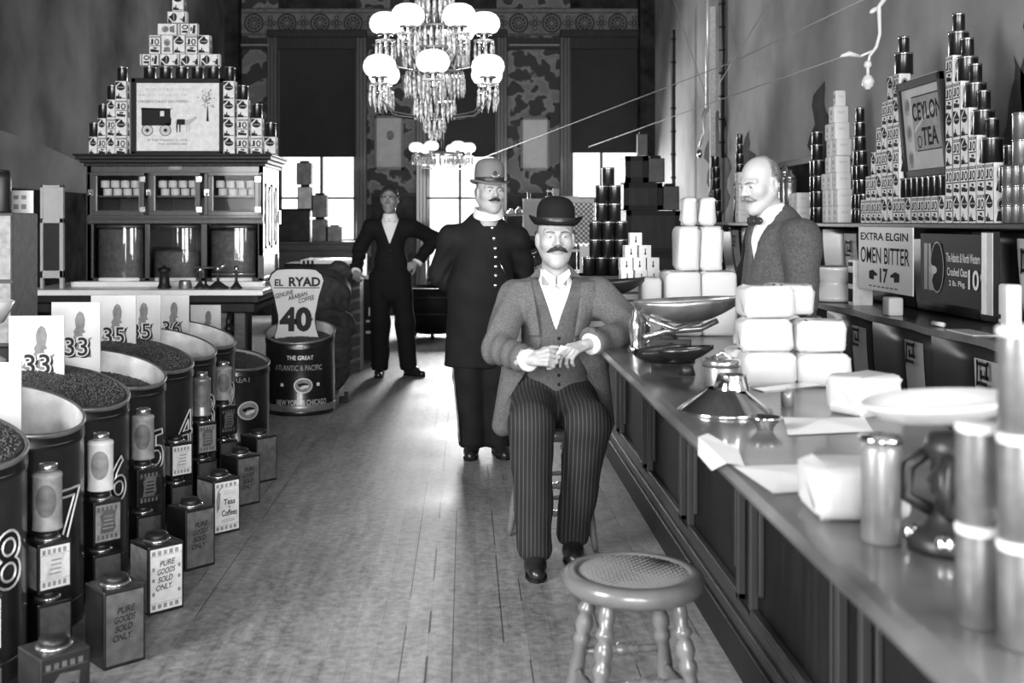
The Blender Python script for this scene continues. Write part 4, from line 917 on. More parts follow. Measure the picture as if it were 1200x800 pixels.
def emblem(h, f, r, dark='black'):
    for i in range(28):
        a, b = 2*PI*i/28, 2*PI*(i+1)/28
        for q0, q1, mm in ((r*.86, r, 'gilt'),): h.add([f(q*math.cos(t_), q*math.sin(t_)*.8, .002) for q, t_ in ((q0, a), (q1, a), (q1, b), (q0, b))], [(0, 1, 2, 3)], mm)
        h.add([f(0, 0, .001), f(r*.86*math.cos(a), r*.69*math.sin(a), .001), f(r*.86*math.cos(b), r*.69*math.sin(b), .001)], [(0, 1, 2)], 'label_grey')
    for (u, v, s_, m_) in ((-.25, .1, .35, 'ink'), (.05, .2, .3, 'ink'), (.2, -.1, .4, 'label_white'), (-.1, -.3, .25, 'label_white'), (.35, .15, .2, 'ink')):
        h.add([f(r*(u+s_*math.cos(2*PI*i/9)), r*.8*(v+s_*.6*math.sin(2*PI*i/9)), .003) for i in range(9)], [tuple(range(9))], m_)
emblem(h, fCyl(cx_, cy_, .253, math.radians(38), .22), .075); h.build('painted_emblem', eb); h = MB(); h.text('GREAT', fCyl(cx_, cy_, .253, math.radians(25), .42), .035, 'label_grey', .15, .01); h.build('lettering', eb)
# big bin with price board
be = bin_(-1.25, 8.42, .26, .60, 0, .24, None, -.075, 'large black coffee bin holding the rounded price board', beans='large bin under the rounded price board'); bx, by = -1.25, 8.42
h = MB(); a0 = math.radians(8)
h.text('THE GREAT', fCyl(bx, by, .263, a0, .43), .032, 'gilt', .2, .01); h.build('lettering', be); h = MB(); h.text('ATLANTIC & PACIFIC', fCyl(bx, by, .263, a0-.05, .355), .04, 'label_grey', .37, .01); h.build('lettering', be); h = MB(); h.text('NEW YORK & CHICAGO', fCyl(bx, by, .263, a0+.05, .1), .04, 'gilt', .4, .01)
h.build('lettering', be); h = MB(); emblem(h, fCyl(bx, by, .263, math.radians(13), .225), .07); h.build('painted_emblem', be)
for a in (-22, 38): h = MB(); f = fCyl(bx, by, .264, math.radians(a), .23); h.add([f(-.012, -.012), f(.012, -.012), f(.012, .012), f(-.012, .012)], [(0, 1, 2, 3)], 'label_white'); h.build('painted_square', be)
MB().lathe([(.262, .03), (.265, .035), (.265, .075), (.262, .08)], (bx, by, 0), 'grey_tin', 48, capb=False, capt=False).build('base_band', be)
ds = 8.44; s_ = ds/F; t = thing('price_board', 'rounded waisted price board standing in the large coffee bin, showing 40', 'sign', (bx, ds, P(0, 400, ds).z))
wide = [(0, 26), (.06, 33), (.14, 36), (.25, 33), (.36, 29.5), (.5, 27), (.62, 24.5), (.72, 24), (.82, 26), (.92, 29), (1, 28)]
ctr = P(347.5, 315, ds); hh = 88*s_; ww = .92
L_ = [(-w*s_*ww, -t_*hh) for t_, w in wide]; R2 = [(w*s_*ww, -t_*hh) for t_, w in wide]
top = [(26*s_*ww*math.cos(a), 1.5*s_*math.sin(a)) for a in np.linspace(.3, PI-.3, 5)]
out = L_[::-1]; outline = [*L_, *R2[::-1], *[(x, y) for x, y in top]]
MB().slab((ctr.x, ds, ctr.z), UX, UZ, outline, .012, 'ink').build('board', t)
g = MB(); sc = .955
g.flat((ctr.x, ds-.002, ctr.z-.44*hh), UX, UZ, [(x*sc, (y+.44*hh)*sc) for x, y in outline], 'board_grey')
g.build('board_face', t); g = MB()
Tt = lambda txt, x, y, h_, w_, b=.02, sh=0: g.text(txt, fX((P(x, y, ds).x, ds-.004, P(x, y, ds).z)), h_*s_, 'print_dark', w_*s_, b, None, sh)
Tt('EL', 327, 331, 8, 10, .03); Tt('RYAD', 357, 330, 11, 37, .04); g.rect((P(348, 337, ds).x, ds-.004, P(348, 337, ds).z), UX, UZ, -27*s_, 27*s_, -.5*s_, .5*s_, 'print_dark')
def slant(txt, x, y, w_):
    c0 = P(x, y, ds); g.text(txt, lambda u, v, w=0: Vector((c0.x+u*math.cos(.26)-v*math.sin(.26)*.3, ds-.004, c0.z+v+u*math.sin(.26))), 5.5*s_, 'print_dark', w_*s_, .02)
slant('GENUINE', 333, 344.5, 22); slant('ARABIAN', 349, 346.5, 23); slant('COFFEE', 359, 350.5, 19)
Tt('40', 346.5, 374, 29, 38, .05); Tt('¢', 366, 374, 4, 2.5); g.build('lettering', t)
# ---- cards standing in the bins: pale card, dark head-and-shoulders blot, outlined figures
def bin_card(x, y, w, z0, z1, num, yaw, lab, scale=1):
    t = thing('price_card', lab, 'sign', (x, y, z0)); R_ = Rz(yaw); c0 = Vector((x, y, z0)); h = z1-z0
    fn = lambda u, v, ww=0: c0+R_ @ Vector((u, -.004-ww, v))
    g = MB().box(x-w/2, x+w/2, y-.004, y+.004, z0, z1, 'card', R_, (x, y, z0)); g.build('card', t)
    g = MB(); k = w
    if num is not None:
        shp = [(-.30, .0), (-.27, .16), (-.18, .28), (-.07, .36), (-.03, .44), (-.05, .5), (.0, .58), (-.02, .72), (.02, .84), (.08, .9), (.15, .86), (.19, .74), (.18, .62), (.16, .55), (.2, .49), (.13, .46), (.14, .42), (.24, .36), (.34, .4), (.28, .3), (.32, .0)]
        zb_ = h-.98*w*1.15 if h > 1.13*w else 0
        P_ = [(u*k, zb_+v*w*1.05) for u, v in shp]; vs = [fn(u, max(0, v), .001) for u, v in P_]; ctr_ = fn(.03*k, zb_+.3*w, .001)
        g.add(vs, [tuple(range(len(vs)))], 'grey_print'); g.build('dark_figure', t); g = MB()
        q = fn; zz = zb_+.22*w
        for dx, c in zip((-.135, .135), num):
            g.text(c, lambda u, v, ww=0, dx=dx: fn(u+dx*k+.012, zz+v-.008, .0016+ww), .4*w, 'print_dark', .24*w, .03)
            g.text(c, lambda u, v, ww=0, dx=dx: fn(u+dx*k, zz+v, .0022+ww), .42*w, 'card', .27*w, .055)
            g.text(c, lambda u, v, ww=0, dx=dx: fn(u+dx*k+.002, zz+v, .0032+ww), .38*w, 'print_dark', .2*w, .008)
        g.build('figures', t)
    return t
bin_card(-1.76, 4.56, .22, .76, 1.045, '33', .1, 'pale card with 33 in the third coffee bin, nearest of the printed cards')
bin_card(-1.795, 5.12, .225, .70, 1.06, '33', 0, 'pale card with 33 in the fourth coffee bin, second printed card')
bin_card(-1.79, 5.65, .225, .74, 1.056, '35', .05, 'pale card with 35 in the fifth coffee bin, third printed card')
bin_card(-1.80, 6.15, .22, .70, 1.025, '35', .1, 'pale card with 35 mostly behind another, fourth printed card')
bin_card(-1.765, 6.66, .215, .70, .99, '36', .05, 'pale card with 36 in the seventh coffee bin, fifth printed card')
bin_card(-1.72, 7.36, .2, .58, .88, '36', 0, 'small pale card farthest back, in the lower end bin')
bin_card(-1.73, 3.99, .26, .60, .925, None, .1, 'plain white card at the left edge in the second bin')
# ---- square tins with round lids, turned cornerwise along the aisle
def sq_tin(w, h, face, side, txt=None, lid='black_gloss', border='label_dark', name='square_tin'):
    t = thing(name, 'x', 'tin', (0,0,0)); g = MB()
    g.box(-w/2, w/2, -w/2, w/2, 0, h, side)
    g.build('body', t, bevel=.004)
    g = MB(); e = .001; o = (w/2+e, 0, 0); u = (0, 1, 0); o2 = (w/2+2*e, 0, 0); on = (0, -w/2-e, 0)
    a = w/2-.008
    g.rect(o, u, UZ, -a, a, .012, h-.012, face); g.rect(on, UX, UZ, -a, a, .012, h-.012, side if face != 'label_white' else 'label_grey')
    for z0, z1 in ((.016, .04), (h-.04, h-.016)):
        for k in range(5): g.rect(o2, u, UZ, -a+.006+k*(2*a-.012)/5, -a+.006+(k+.62)*(2*a-.012)/5, z0+.004, z1-.004, border)
        g.rect(o2, u, UZ, -a, a, z1 if z0 < h/2 else z0, (z1 if z0 < h/2 else z0)+.0015, border)
    fn = lambda u_, v_, w_=0: Vector((w/2+2*e+w_, u_, v_))
    if txt == 'pure':
        for k, s_ in enumerate(('PURE', 'GOODS', 'SOLD', 'ONLY.')): g.text(s_, fn if False else (lambda u_, v_, w_=0, k=k: fn(u_+.004-.004*k, v_+h*(.73-.115*k)+u_*.06)), .021, 'ink', [.062, .072, .06, .066][k], .015, None, .25)
        for v_ in (.3, .5, .66): 
            for u_ in (-a+.012, a-.012): g.disc(o2, u, UZ, u_, v_*h, .006, .008, border, 8)
    elif txt == 'teas':
        g.text('Teas', lambda u_, v_, w_=0: fn(u_+.012, v_+h*.58), .026, 'ink', .062, .02); g.text('Coffees', lambda u_, v_, w_=0: fn(u_+.012, v_+h*.38), .028, 'ink', .08, .02); g.text('&', lambda u_, v_, w_=0: fn(u_+.012, v_+h*.485), .013, 'ink')
        for k in range(3): g.rect(o2, u, UZ, -.02, .045, h*(.72+.03*k), h*(.725+.03*k), 'label_grey')
        for k in range(2): g.rect(o2, u, UZ, -.03, .04, h*(.22+.03*k), h*(.23+.03*k), 'label_grey')
        g.flat(o2, u, UZ, [(-.055, .1), (-.04, .12), (-.035, .19), (-.05, .2), (-.057, .16)], 'label_grey'); g.flat(o2, u, UZ, [(-.05, h*.8), (-.03, h*.86), (-.028, h*.85), (-.046, h*.79)], 'ink')
    else:
        sc_ = [(-.5,-.5), (.3,-.5), (.5,-.3), (.42,.1), (.5,.5), (-.2,.55), (-.5,.3), (-.4,0)]
        g.flat(o2, u, UZ, [(x*a*1.3, h*.52+y*h*.5) for x, y in sc_], border if face != 'label_white' else 'pale_print')
        for k in range(4): g.rect((w/2+3*e, 0, 0), u, UZ, -a*.45+.003*k, a*.4, h*(.36+.09*k), h*(.39+.09*k), face if face != 'label_white' else 'label_grey')
    g.build('label', t)
    lr = w*.31
    MB().lathe([(lr+.006, h-.001), (lr+.006, h+.006), (lr-.002, h+.009)], (0,0,0), 'bright_tin', 28).build('lid_ring', t)
    MB().lathe([(lr-.002, h+.006), (lr-.001, h+.018), (lr*.85, h+.028), (lr*.4, h+.032), (.001, h+.033)], (0,0,0), lid, 28).build('lid', t)
    return t
PI4 = PI/4
big_dark = Proto(sq_tin(.143, .25, 'label_dark', 'black_tin', 'pure')); big_white = Proto(sq_tin(.143, .25, 'label_white', 'black_tin', 'pure', border='label_grey')); big_teas = Proto(sq_tin(.143, .25, 'label_white', 'dark_tin', 'teas', border='label_grey')); big_plain = Proto(sq_tin(.143, .25, 'label_dark', 'black_tin', None)); big_lab = Proto(sq_tin(.143, .25, 'dark_tin', 'dark_tin', None))
base_tin = Proto(sq_tin(.118, .191, 'label_dark', 'black_tin'))
sm_white = Proto(sq_tin(.115, .161, 'label_white', 'black_tin', border='label_grey')); sm_grey = Proto(sq_tin(.115, .161, 'label_grey', 'black_tin')); sm_dark = Proto(sq_tin(.115, .161, 'black_tin', 'black_tin'))
rz_ = -PI4
row = [(2.58, big_plain, 'dark square tin at the bottom left corner, nearest on the floor'), (3.09, big_lab, 'worn plain square tin on the floor in the left foreground'), (3.63, big_dark, 'dark square tin lettered PURE GOODS nearest the camera'), (4.12, big_white, 'white-labelled square tin lettered PURE GOODS on the floor'), (4.63, big_dark, 'dark square tin lettered PURE GOODS beside the white lettered tin'), (5.15, big_teas, 'white-labelled square tin lettered Teas and Coffees'), (5.65, big_dark, 'dark square tin just behind the white tea and coffee tin'), (6.16, big_plain, 'plain dark square tin last in the floor row')]
for y, p_, lab in row: p_.put((-1.145, y, 0), rz_+random.uniform(-.05, .05), lab)
def cyl_tin(r, h, body):
    t = thing('cylinder_tin', 'x', 'tin', (0,0,0)); MB().lathe([(r-.002, 0), (r+.002, .002), (r+.002, .008), (r, .012), (r, h-.03), (r+.002, h-.026), (r*.98, h-.016), (r*.62, h-.01)], (0,0,0), body, 28).build('body', t)
    MB().lathe([(r*.66, h-.012), (r*.66, h+.012), (r*.5, h+.018), (.001, h+.019)], (0,0,0), 'bright_tin', 24).build('cap', t)
    g = MB(); f = fCyl(0, 0, r+.001, .25, h*.5); strip_oval(g, f, .75*r, h*.27, 'label_grey' if body == 'label_white' else 'label_dark'); g.build('label', t); return t
cy_l = Proto(cyl_tin(.047, .2, 'label_grey')); cy_w = Proto(cyl_tin(.047, .2, 'label_white')); cy_g = Proto(cyl_tin(.047, .21, 'grey_tin'))
sy_ = [3.12, 3.665, 4.2, 4.75, 5.29, 5.81, 6.33]; bases = ['dark base tin under the %s' % q for q in ('white-labelled tin at the left edge', 'white-labelled tin beside the seven', 'grey-labelled tin beside the seven', 'dark tin and pale cylinder left of the white lettered tin', 'white-labelled tin in the gap of the middle bins', 'grey-labelled tin with bright cylinder', 'dark tin and pale cylinder at the far bins')]
mids = [(sm_white, 'white-labelled small square tin at the left edge of the picture'), (sm_white, 'white-labelled small square tin between the bins eight and seven'), (sm_grey, 'grey-labelled small square tin right of the outlined seven'), (sm_dark, 'dark small square tin under a pale cylinder, third gap of bins'), (sm_white, 'white-labelled small square tin in the fourth gap of the bins'), (sm_grey, 'grey-labelled small square tin under the bright cylinder'), (sm_dark, 'dark small square tin in the farthest gap of the bins')]
tops = [None, (cy_l, 'pale cylinder tin on the white-labelled tin between eight and seven'), (cy_w, 'white cylinder tin partly behind the bin numbered seven'), (cy_l, 'pale cylinder tin on the dark small tin, third gap'), None, (cy_g, 'bright plain cylinder tin on the grey-labelled tin'), (cy_l, 'pale cylinder tin on the farthest dark small tin')]
for y, b_, m_, tp in zip(sy_, bases, mids, tops):
    x = -1.38; base_tin.put((x, y, 0), rz_, b_); z = .224; m_[0].put((x, y, z), rz_, m_[1])
    if tp: tp[0].put((x, y, z+.194), 0, tp[1])
# ---- left edge: wall table, crate, bottle, card, white scale
t = thing('wall_table', 'dark wooden table along the left wall behind the coffee bins', 'table', (-2.9, 5.2, 0))
MB().box(-3.55, -1.98, 4.3, 6.4, .78, .82, 'dark_wood').build('table_top', t, bevel=.006)
for x in (-3.5, -2.04):
    for y in (4.35, 6.3): MB().box(x, x+.05, y, y+.05, 0, .78, 'dark_wood').build('leg', t)
t = thing('packing_crate', 'tall dark-sided crate with pale front at the left edge', 'crate', (-2.5, 5.6, .82))
MB().box(-2.75, -2.21, 5.42, 5.74, .82, 1.475, 'crate_wood').build('body', t, bevel=.006)
g = MB()
for q in range(2): g.box(-2.74, -2.215, 5.405, 5.42, .84+q*.31, 1.13+q*.33, 'label_grey')
g.build('front_board', t)
t = thing('dark_bottle', 'dark tall bottle on the crate at the left edge', 'bottle', (-2.3, 5.5, 1.475)); MB().lathe([(.045, 0), (.048, .01), (.048, .17), (.04, .2)], (-2.3, 5.5, 1.475), 'black_gloss', 20).build('body', t); MB().lathe([(.042, .2), (.042, .21), (.02, .214)], (-2.3, 5.5, 1.475), 'black', 20).build('cap', t)
t = tag(MB().box(-2.225-.08, -2.225+.03, 5.64, 5.645, 1.475, 1.59, 'card').rect((-2.26, 5.638, 1.475), UX, UZ, -.035, -.01, .02, .045, 'grey_print').rect((-2.26, 5.638, 1.475), UX, UZ, .005, .03, .02, .045, 'grey_print').rect((-2.26, 5.638, 1.475), UX, UZ, -.035, -.01, .07, .09, 'grey_print').rect((-2.26, 5.638, 1.475), UX, UZ, .005, .03, .07, .09, 'grey_print').build('printed_card'), 'small white printed card standing on the crate at left', 'card')
x, y, z = -2.06, 4.75, .82
t = thing('white_scale', 'white enamel bowl scale with a cup at the left edge', 'scale', (x, y, z))
MB().lathe([(.09, 0), (.09, .02), (.04, .05), (.03, .1), (.05, .16)], (x, y, z), 'porcelain', 28).build('pedestal', t); MB().lathe([(.03, .16), (.08, .18), (.11, .235), (.125, .27), (.12, .272), (.1, .235), (.002, .2)], (x, y, z), 'porcelain', 32).build('bowl', t)
tag(MB().lathe([(.03, 0), (.042, .008), (.045, .055), (.04, .062), (.002, .065)], (x+.02, y, z+.201), 'porcelain', 20).build('white_cup'), 'white cup standing in the white bowl scale at the left edge', 'cup')
# ================================================================== ON THE FRONT COUNTER
def parcel(w, d, h, m='parcel_paper', r=.024, jit=.0055):
    g = MB(); g.rbox((0, 0, h/2), w, d, h, m, r, 3, jit=jit)
    # folded paper flaps on the ends
    for s in (-1, 1):
        g.flat((s*(w/2+.001), 0, 0), (0, s, 0), UZ, [(-d*.34, h*.2), (d*.34, h*.2), (0, h*.62)], m)
    return Proto(tag(g.build('wrapped_parcel', loc=(0,0,0)), 'x', 'parcel'))
PP = [parcel(.172, .138, .108), parcel(.168, .135, .106), parcel(.16, .125, .104)]
pile = [((.985, 3.62), 0, 'in the bottom layer of the parcel pile, left'), ((1.155, 3.60), 0, 'in the bottom layer of the parcel pile, right'), ((.97, 3.77), 0, 'in the bottom layer at the back left of the parcel pile'), ((1.15, 3.76), 0, 'in the bottom layer at the back right of the parcel pile'),
        ((.985, 3.66), 1, 'in the second layer of the parcel pile, left'), ((1.16, 3.65), 1, 'in the second layer of the parcel pile, right'), ((1.05, 3.79), 1, 'in the second layer at the back of the parcel pile'),
        ((1.0, 3.70), 2, 'on top of the parcel pile, left'), ((1.115, 3.83), 2, 'on top of the parcel pile, right')]
for i, ((x, y), l, lab) in enumerate(pile): PP[i % 3].put((x, y, CT+l*.106), random.uniform(-.12, .12), 'white wrapped parcel '+lab)
PP[0].put((1.11, 3.08, CT), .5, 'white wrapped parcel standing alone right of the flat paper sheet').scale = (1, 1, 1)
PP[1].put((.705, 2.02, CT), -.04, 'white wrapped parcel lying nearest on the counter beside the coffee mill').scale = (.98, 1.1, .9)
tag(MB().add([(.60, 2.16, CT+.002), (.76, 2.2, CT+.002), (.79, 2.42, CT+.003), (.58, 2.4, CT+.002), (.66, 2.3, CT+.012)], [(0, 1, 4), (1, 2, 4), (2, 3, 4), (3, 0, 4)], 'paper').build('paper_sheet'), 'creased white paper sheet behind the nearest parcel', 'paper')
tag(MB().add([(.80, 2.75, CT+.002), (1.03, 2.80, CT+.002), (1.08, 3.0, CT+.002), (.86, 3.0, CT+.002), (.93, 2.9, CT+.014)], [(0, 1, 4), (1, 2, 4), (2, 3, 4), (3, 0, 4)], 'paper').build('paper_sheet'), 'flat white paper sheet beside the small tin dish', 'paper')
tag(MB().add([(.571, 2.42, CT+.004), (.60, 2.38, CT+.006), (.63, 2.56, CT+.006), (.60, 2.74, CT+.008), (.572, 2.72, CT+.004), (.556, 2.5, CT-.03), (.558, 2.66, CT-.028)], [(0, 1, 2, 4), (2, 3, 4), (0, 4, 6, 5)], 'paper').build('paper_scrap'), 'small white paper scrap hanging over the counter front edge', 'paper')
# tin funnel lying mouth-down, dish, jar
x, y = .715, 3.1
t = thing('tin_funnel', 'shiny wide tin funnel standing mouth-down near the counter edge', 'funnel', (x, y, CT))
MB().lathe([(.128, .0), (.132, .004), (.127, .01), (.055, .062), (.05, .066)], (x+.01, y, CT), 'chrome', 40, capb=False, capt=False).build('cone', t)
MB().lathe([(.05, .064), (.04, .1), (.042, .104), (.036, .104), (.034, .07)], (x+.03, y, CT), 'chrome', 28, capb=False, capt=False).build('spout', t)
x, y = .765, 2.83
tag(MB().lathe([(.02, 0), (.022, .008), (.03, .018), (.042, .03), (.045, .034), (.04, .034), (.026, .02), (.002, .016)], (x, y, CT), 'chrome', 28).build('small_dish'), 'small shiny tin dish on the counter in front of the funnel', 'dish')
x, y = .79, 3.42
t = thing('tin_canister', 'stout metal canister with lid and bail wire behind the funnel', 'canister', (x, y, CT))
MB().lathe([(.052, 0), (.055, .004), (.055, .085), (.05, .092)], (x, y, CT), 'worn_tin', 28).build('body', t); MB().lathe([(.058, .085), (.058, .103), (.05, .11), (.002, .112)], (x, y, CT), 'bright_tin', 28).build('lid', t)
MB().tube([(x-.03, y, CT+.112), (x+.0, y-.02, CT+.132), (x+.05, y-.01, CT+.09), (x+.062, y, CT+.03)], .004, 'chrome').build('bail_wire', t)
x, y = .93, 3.2
t = thing('hand_scoop', 'metal hand scoop lying right of the funnel', 'scoop', (x, y, CT))
MB().lathe([(.018, 0), (.02, .05), (.002, .052)], (x, y, CT), 'grey_tin', 16).build('handle', t); g = MB(); g.slab((x, y+.02, CT+.052), (.96,.28,.05), (-.28,.96,0), [(-.09,-.03), (.09,-.035), (.11,0), (.09,.035), (-.09,.03)], .006, 'bright_tin'); g.build('blade', t)
# counter scale with big tin scoop pan
x, y = .80, 4.25
t = thing('counter_scale', 'dark counter scale carrying a wide pointed tin scoop pan', 'scale', (x, y, CT))
g = MB(); g.lathe([(.1, 0), (.1, .015), (.07, .03), (.045, .06), (.03, .1)], (x-.02, y, CT), 'iron', 24); g.box(x-.09, x+.06, y-.04, y+.04, CT+.05, CT+.085, 'iron'); g.build('base', t, bevel=.004)
g = MB(); g.tube([(x-.12, y-.02, CT+.09), (x-.04, y, CT+.11), (x+.1, y, CT+.12), (x+.17, y+.02, CT+.15)], .012, 'bright_tin').tube([(x-.1, y-.03, CT+.16), (x+.0, y-.01, CT+.12), (x+.1, y, CT+.15)], .01, 'bright_tin'); g.build('beam', t)
def scoop_pan(t, c, L, W, Dp, yaw, m='bright_tin', n=16):
    # open pointed trough: deep in the middle, pinched to a lip at the right
    vs = []; fs = []; R_ = Rz(yaw); k = 11
    for i in range(k):
        q = i/(k-1); w = W*(.25+.75*math.sin(PI*min(1, .22+q*.7))) if q < .8 else W*(.25+.75*math.sin(PI*(.22+.56)))*(1-(q-.8)*3.2); dp = Dp*math.sin(PI*min(.97, q*.8+.12))
        for j in range(n+1):
            a = -PI/2+PI*j/n; vs.append(Vector(c)+R_ @ Vector((-L/2+L*q, w*math.sin(a), -dp*math.cos(a)+.02*q)))
    for i in range(k-1):
        for j in range(n): a = i*(n+1)+j; fs.append((a, a+1, a+n+2, a+n+1))
    g = MB(); g.add(vs, fs, m, True); o = g.build('scoop_pan', t); s = o.modifiers.new('thick', 'SOLIDIFY'); s.thickness = .003; return o
scoop_pan(t, (x+.06, y, CT+.225), .40, .12, .095, .05, 'worn_tin')
x, y = .70, 4.52
t = thing('brass_lamp', "small metal lamp with round cap beside the seated man's elbow", 'lamp', (x, y, CT))
MB().lathe([(.035, 0), (.038, .01), (.025, .03), (.03, .06), (.034, .1), (.03, .13), (.018, .15), (.02, .165), (.01, .175), (.012, .19), (.001, .195)], (x, y, CT), 'bright_tin', 24).build('body', t)
MB().tube([(x+.03, y, CT+.13), (x+.06, y, CT+.1), (x+.055, y, CT+.05), (x+.03, y, CT+.03)], .005, 'chrome').build('handle', t)
x, y = .72, 4.05
t = thing('dark_scoop', 'dark pointed metal scoop lying by the counter edge under the scale', 'scoop', (x, y, CT)); scoop_pan(t, (x, y, CT+.06), .2, .07, .055, .2, 'dark_tin'); MB().tube([(x-.1, y-.02, CT+.06), (x-.12, y-.03, CT+.075)], .012, 'chrome').build('handle', t)
x, y = .77, 3.85
t = thing('black_scoop', 'black tilted tin scoop in front of the counter scale', 'scoop', (x, y, CT)); scoop_pan(t, (x, y, CT+.085), .18, .06, .05, -.35, 'black_tin'); MB().lathe([(.03, 0), (.02, .035)], (x, y, CT), 'iron', 14).build('foot', t)
# tall white bundles of bags
x0 = 1.095; y0_ = 5.22
tiers = [(0, .34, .2, .135), (.135, .315, .19, .135)]
PB = parcel(.165, .19, .30, r=.02); PM = parcel(.105, .15, .21, r=.025); PT = parcel(.068, .11, .135, r=.025)
for k in range(2): PB.put((x0-.083+k*.166, y0_, CT), 0, 'tall white bag bundle at the bottom of the white stack, %s' % ('left' if k == 0 else 'right'))
for k in range(2): PM.put((x0-.0535+k*.107, y0_, CT+.30), 0, 'white bag bundle in the middle of the white stack, %s' % ('left' if k == 0 else 'right'))
for k in range(2): PT.put((x0-.045+k*.085, y0_, CT+.51), 0, 'narrow white bag bundle on top of the white stack, %s' % ('left' if k == 0 else 'right')).scale = (1 if k == 0 else 1.15, 1, 1)
tag(MB().rbox((.872, 5.24, CT+.135), .09, .16, .27, 'parcel_paper', .02, 3, jit=.003).build('wrapped_parcel'), 'white parcel standing left against the tall white stack', 'parcel')
# flat boxes and little white boxes
FB = Proto(tag(MB().box(-.075, .075, -.06, .06, 0, .038, 'paper').box(-.076, .076, -.061, .061, .024, .036, 'label_dark').build('flat_box', loc=(0,0,0)), 'x', 'box'))
for k in range(6): FB.put((.80, 5.5, CT+k*.038), random.uniform(-.1, .1), 'flat white box with dark edge in the stack under the small white boxes', 'stacked flat boxes on the counter')
for k in range(4): FB.put((.64, 5.3, CT+k*.038), random.uniform(-.15, .15), 'flat white box in the low stack left of the other flat boxes', 'low stack of flat boxes')
for k in range(6): FB.put((.96, 5.62, CT+k*.038), random.uniform(-.1, .1), 'flat white box in the rear stack carrying the small white boxes', 'rear stack of flat boxes')
g = MB(); g.box(-.03, .03, -.03, .03, 0, .062, 'paper')
for q in (0,): g.flat((0, -.0308, 0), UX, UZ, [(-.006, .015), (.006, .015), (.002, .03), (.003, .045), (-.003, .045), (-.002, .03)], 'print_dark'); g.flat((-.0308, 0, 0), UYn, UZ, [(-.006, .015), (.006, .015), (0, .045)], 'print_dark')
WB = Proto(tag(g.build('small_box', loc=(0,0,0)), 'x', 'box')); z = CT+.228
for r_, (n, xc) in enumerate(((3, .875), (3, .872), (2, .86), (1, .852))):
    for k in range(n): WB.put((xc+(k-(n-1)/2)*.068, 5.56, z+r_*.062), random.uniform(-.15, .15), 'small white box in the %s row of the little box pyramid on the counter' % ('bottom', 'second', 'third', 'top')[r_], 'little white box pyramid, row %d' % (r_+1))
# tin tower on a crate
t = thing('wooden_box', 'plain wooden box on the counter carrying the pyramid of dark tins', 'box', (.79, 6.22, CT))
MB().box(.63, .96, 6.08, 6.38, CT, CT+.235, 'crate_wood').build('body', t, bevel=.006); MB().box(.625, .965, 6.07, 6.39, CT+.2, CT+.235, 'crate_wood').build('rim', t)
PCn = can_proto(.0345, .1, 'black_tin'); z = CT+.235
for r_, n in enumerate((4, 3, 3, 2, 2, 1)):
    for k in range(n): PCn.put((.80+(k-(n-1)/2)*.072, 6.2, z+r_*.1), random.random(), 'dark tin in the %s row of the tin pyramid behind the bowler hat' % ORD[r_], 'counter tin pyramid, %s row' % ORD[r_])
    if n > 1:
        for k in range(n-1): PCn.put((.80+(k-(n-2)/2)*.072, 6.265, z+r_*.1), random.random(), 'dark tin at the rear of the tin pyramid behind the bowler hat', 'rear tins of the counter pyramid')
x, y = .66, 5.2
t = thing('large_scoop', 'large dark tin scoop tilted behind the seated man by the flat boxes', 'scoop', (x+.06, y, CT)); scoop_pan(t, (x+.06, y, CT+.25), .24, .08, .07, -.2, 'dark_tin'); MB().lathe([(.05, 0), (.045, .015), (.015, .03), (.012, .17)], (x+.06, y, CT), 'iron', 16).build('stand', t)
# coffee mill / scale at right, blurred cans
x, y = .775, 1.86
t = thing('dish_scale', 'ornate dark cast scale with a wide pale dish in the right foreground', 'scale', (x, y, CT))
g = MB(); g.lathe([(.072, 0), (.075, .01), (.07, .025), (.05, .035), (.035, .06), (.03, .09), (.045, .11), (.03, .13), (.05, .16), (.04, .185)], (x+.02, y-.06, CT), 'iron', 28)
for a in range(5):
    q = 2*PI*a/5+.3; c = Vector((x+.02, y-.06, CT)); d = Vector((math.cos(q), math.sin(q), 0))
    g.tube([c+d*.035+Vector((0,0,.06)), c+d*.075+Vector((0,0,.08)), c+d*.07+Vector((0,0,.13)), c+d*.035+Vector((0,0,.16))], .011, 'dark_tin'); g.ball(c+d*.066+Vector((0,0,.022)), .016, 'chrome', 10)
g.build('cast_body', t)
g = MB(); n = 40; rr_ = [(.001, 0), (.06, .004), (.1, .018), (.118, .034), (.124, .04), (.118, .044), (.1, .026), (.06, .012), (.001, .008)]
g.lathe(rr_, (x+.01, y-.02, CT+.195), 'porcelain', n, sy=.8, R=Ry(-.08), capb=False, capt=False); g.build('dish', t)
g = MB(); g.lathe([(.034, .165), (.036, .17), (.034, .176), (.001, .177)], (x-.085, y-.02, CT), 'chrome', 24).lathe([(.03, .0), (.032, .004), (.032, .15), (.028, .165)], (x-.085, y-.02, CT), 'grey_tin', 24); g.build('weight_cylinder', t)
CC = can_proto(.028, .133, 'worn_tin', rim='label_white')
for i, (cx_, cy_, n) in enumerate(((.676, 1.46, 2), (.695, 1.385, 3), (.745, 1.42, 3))):
    for k in range(n): CC.put((cx_, cy_, CT+k*.1335), random.random(), 'blurred metal can in the %s foreground stack, %s' % (['left', 'middle', 'rightmost'][i], ['bottom', 'second', 'third'][k]), 'foreground cans')
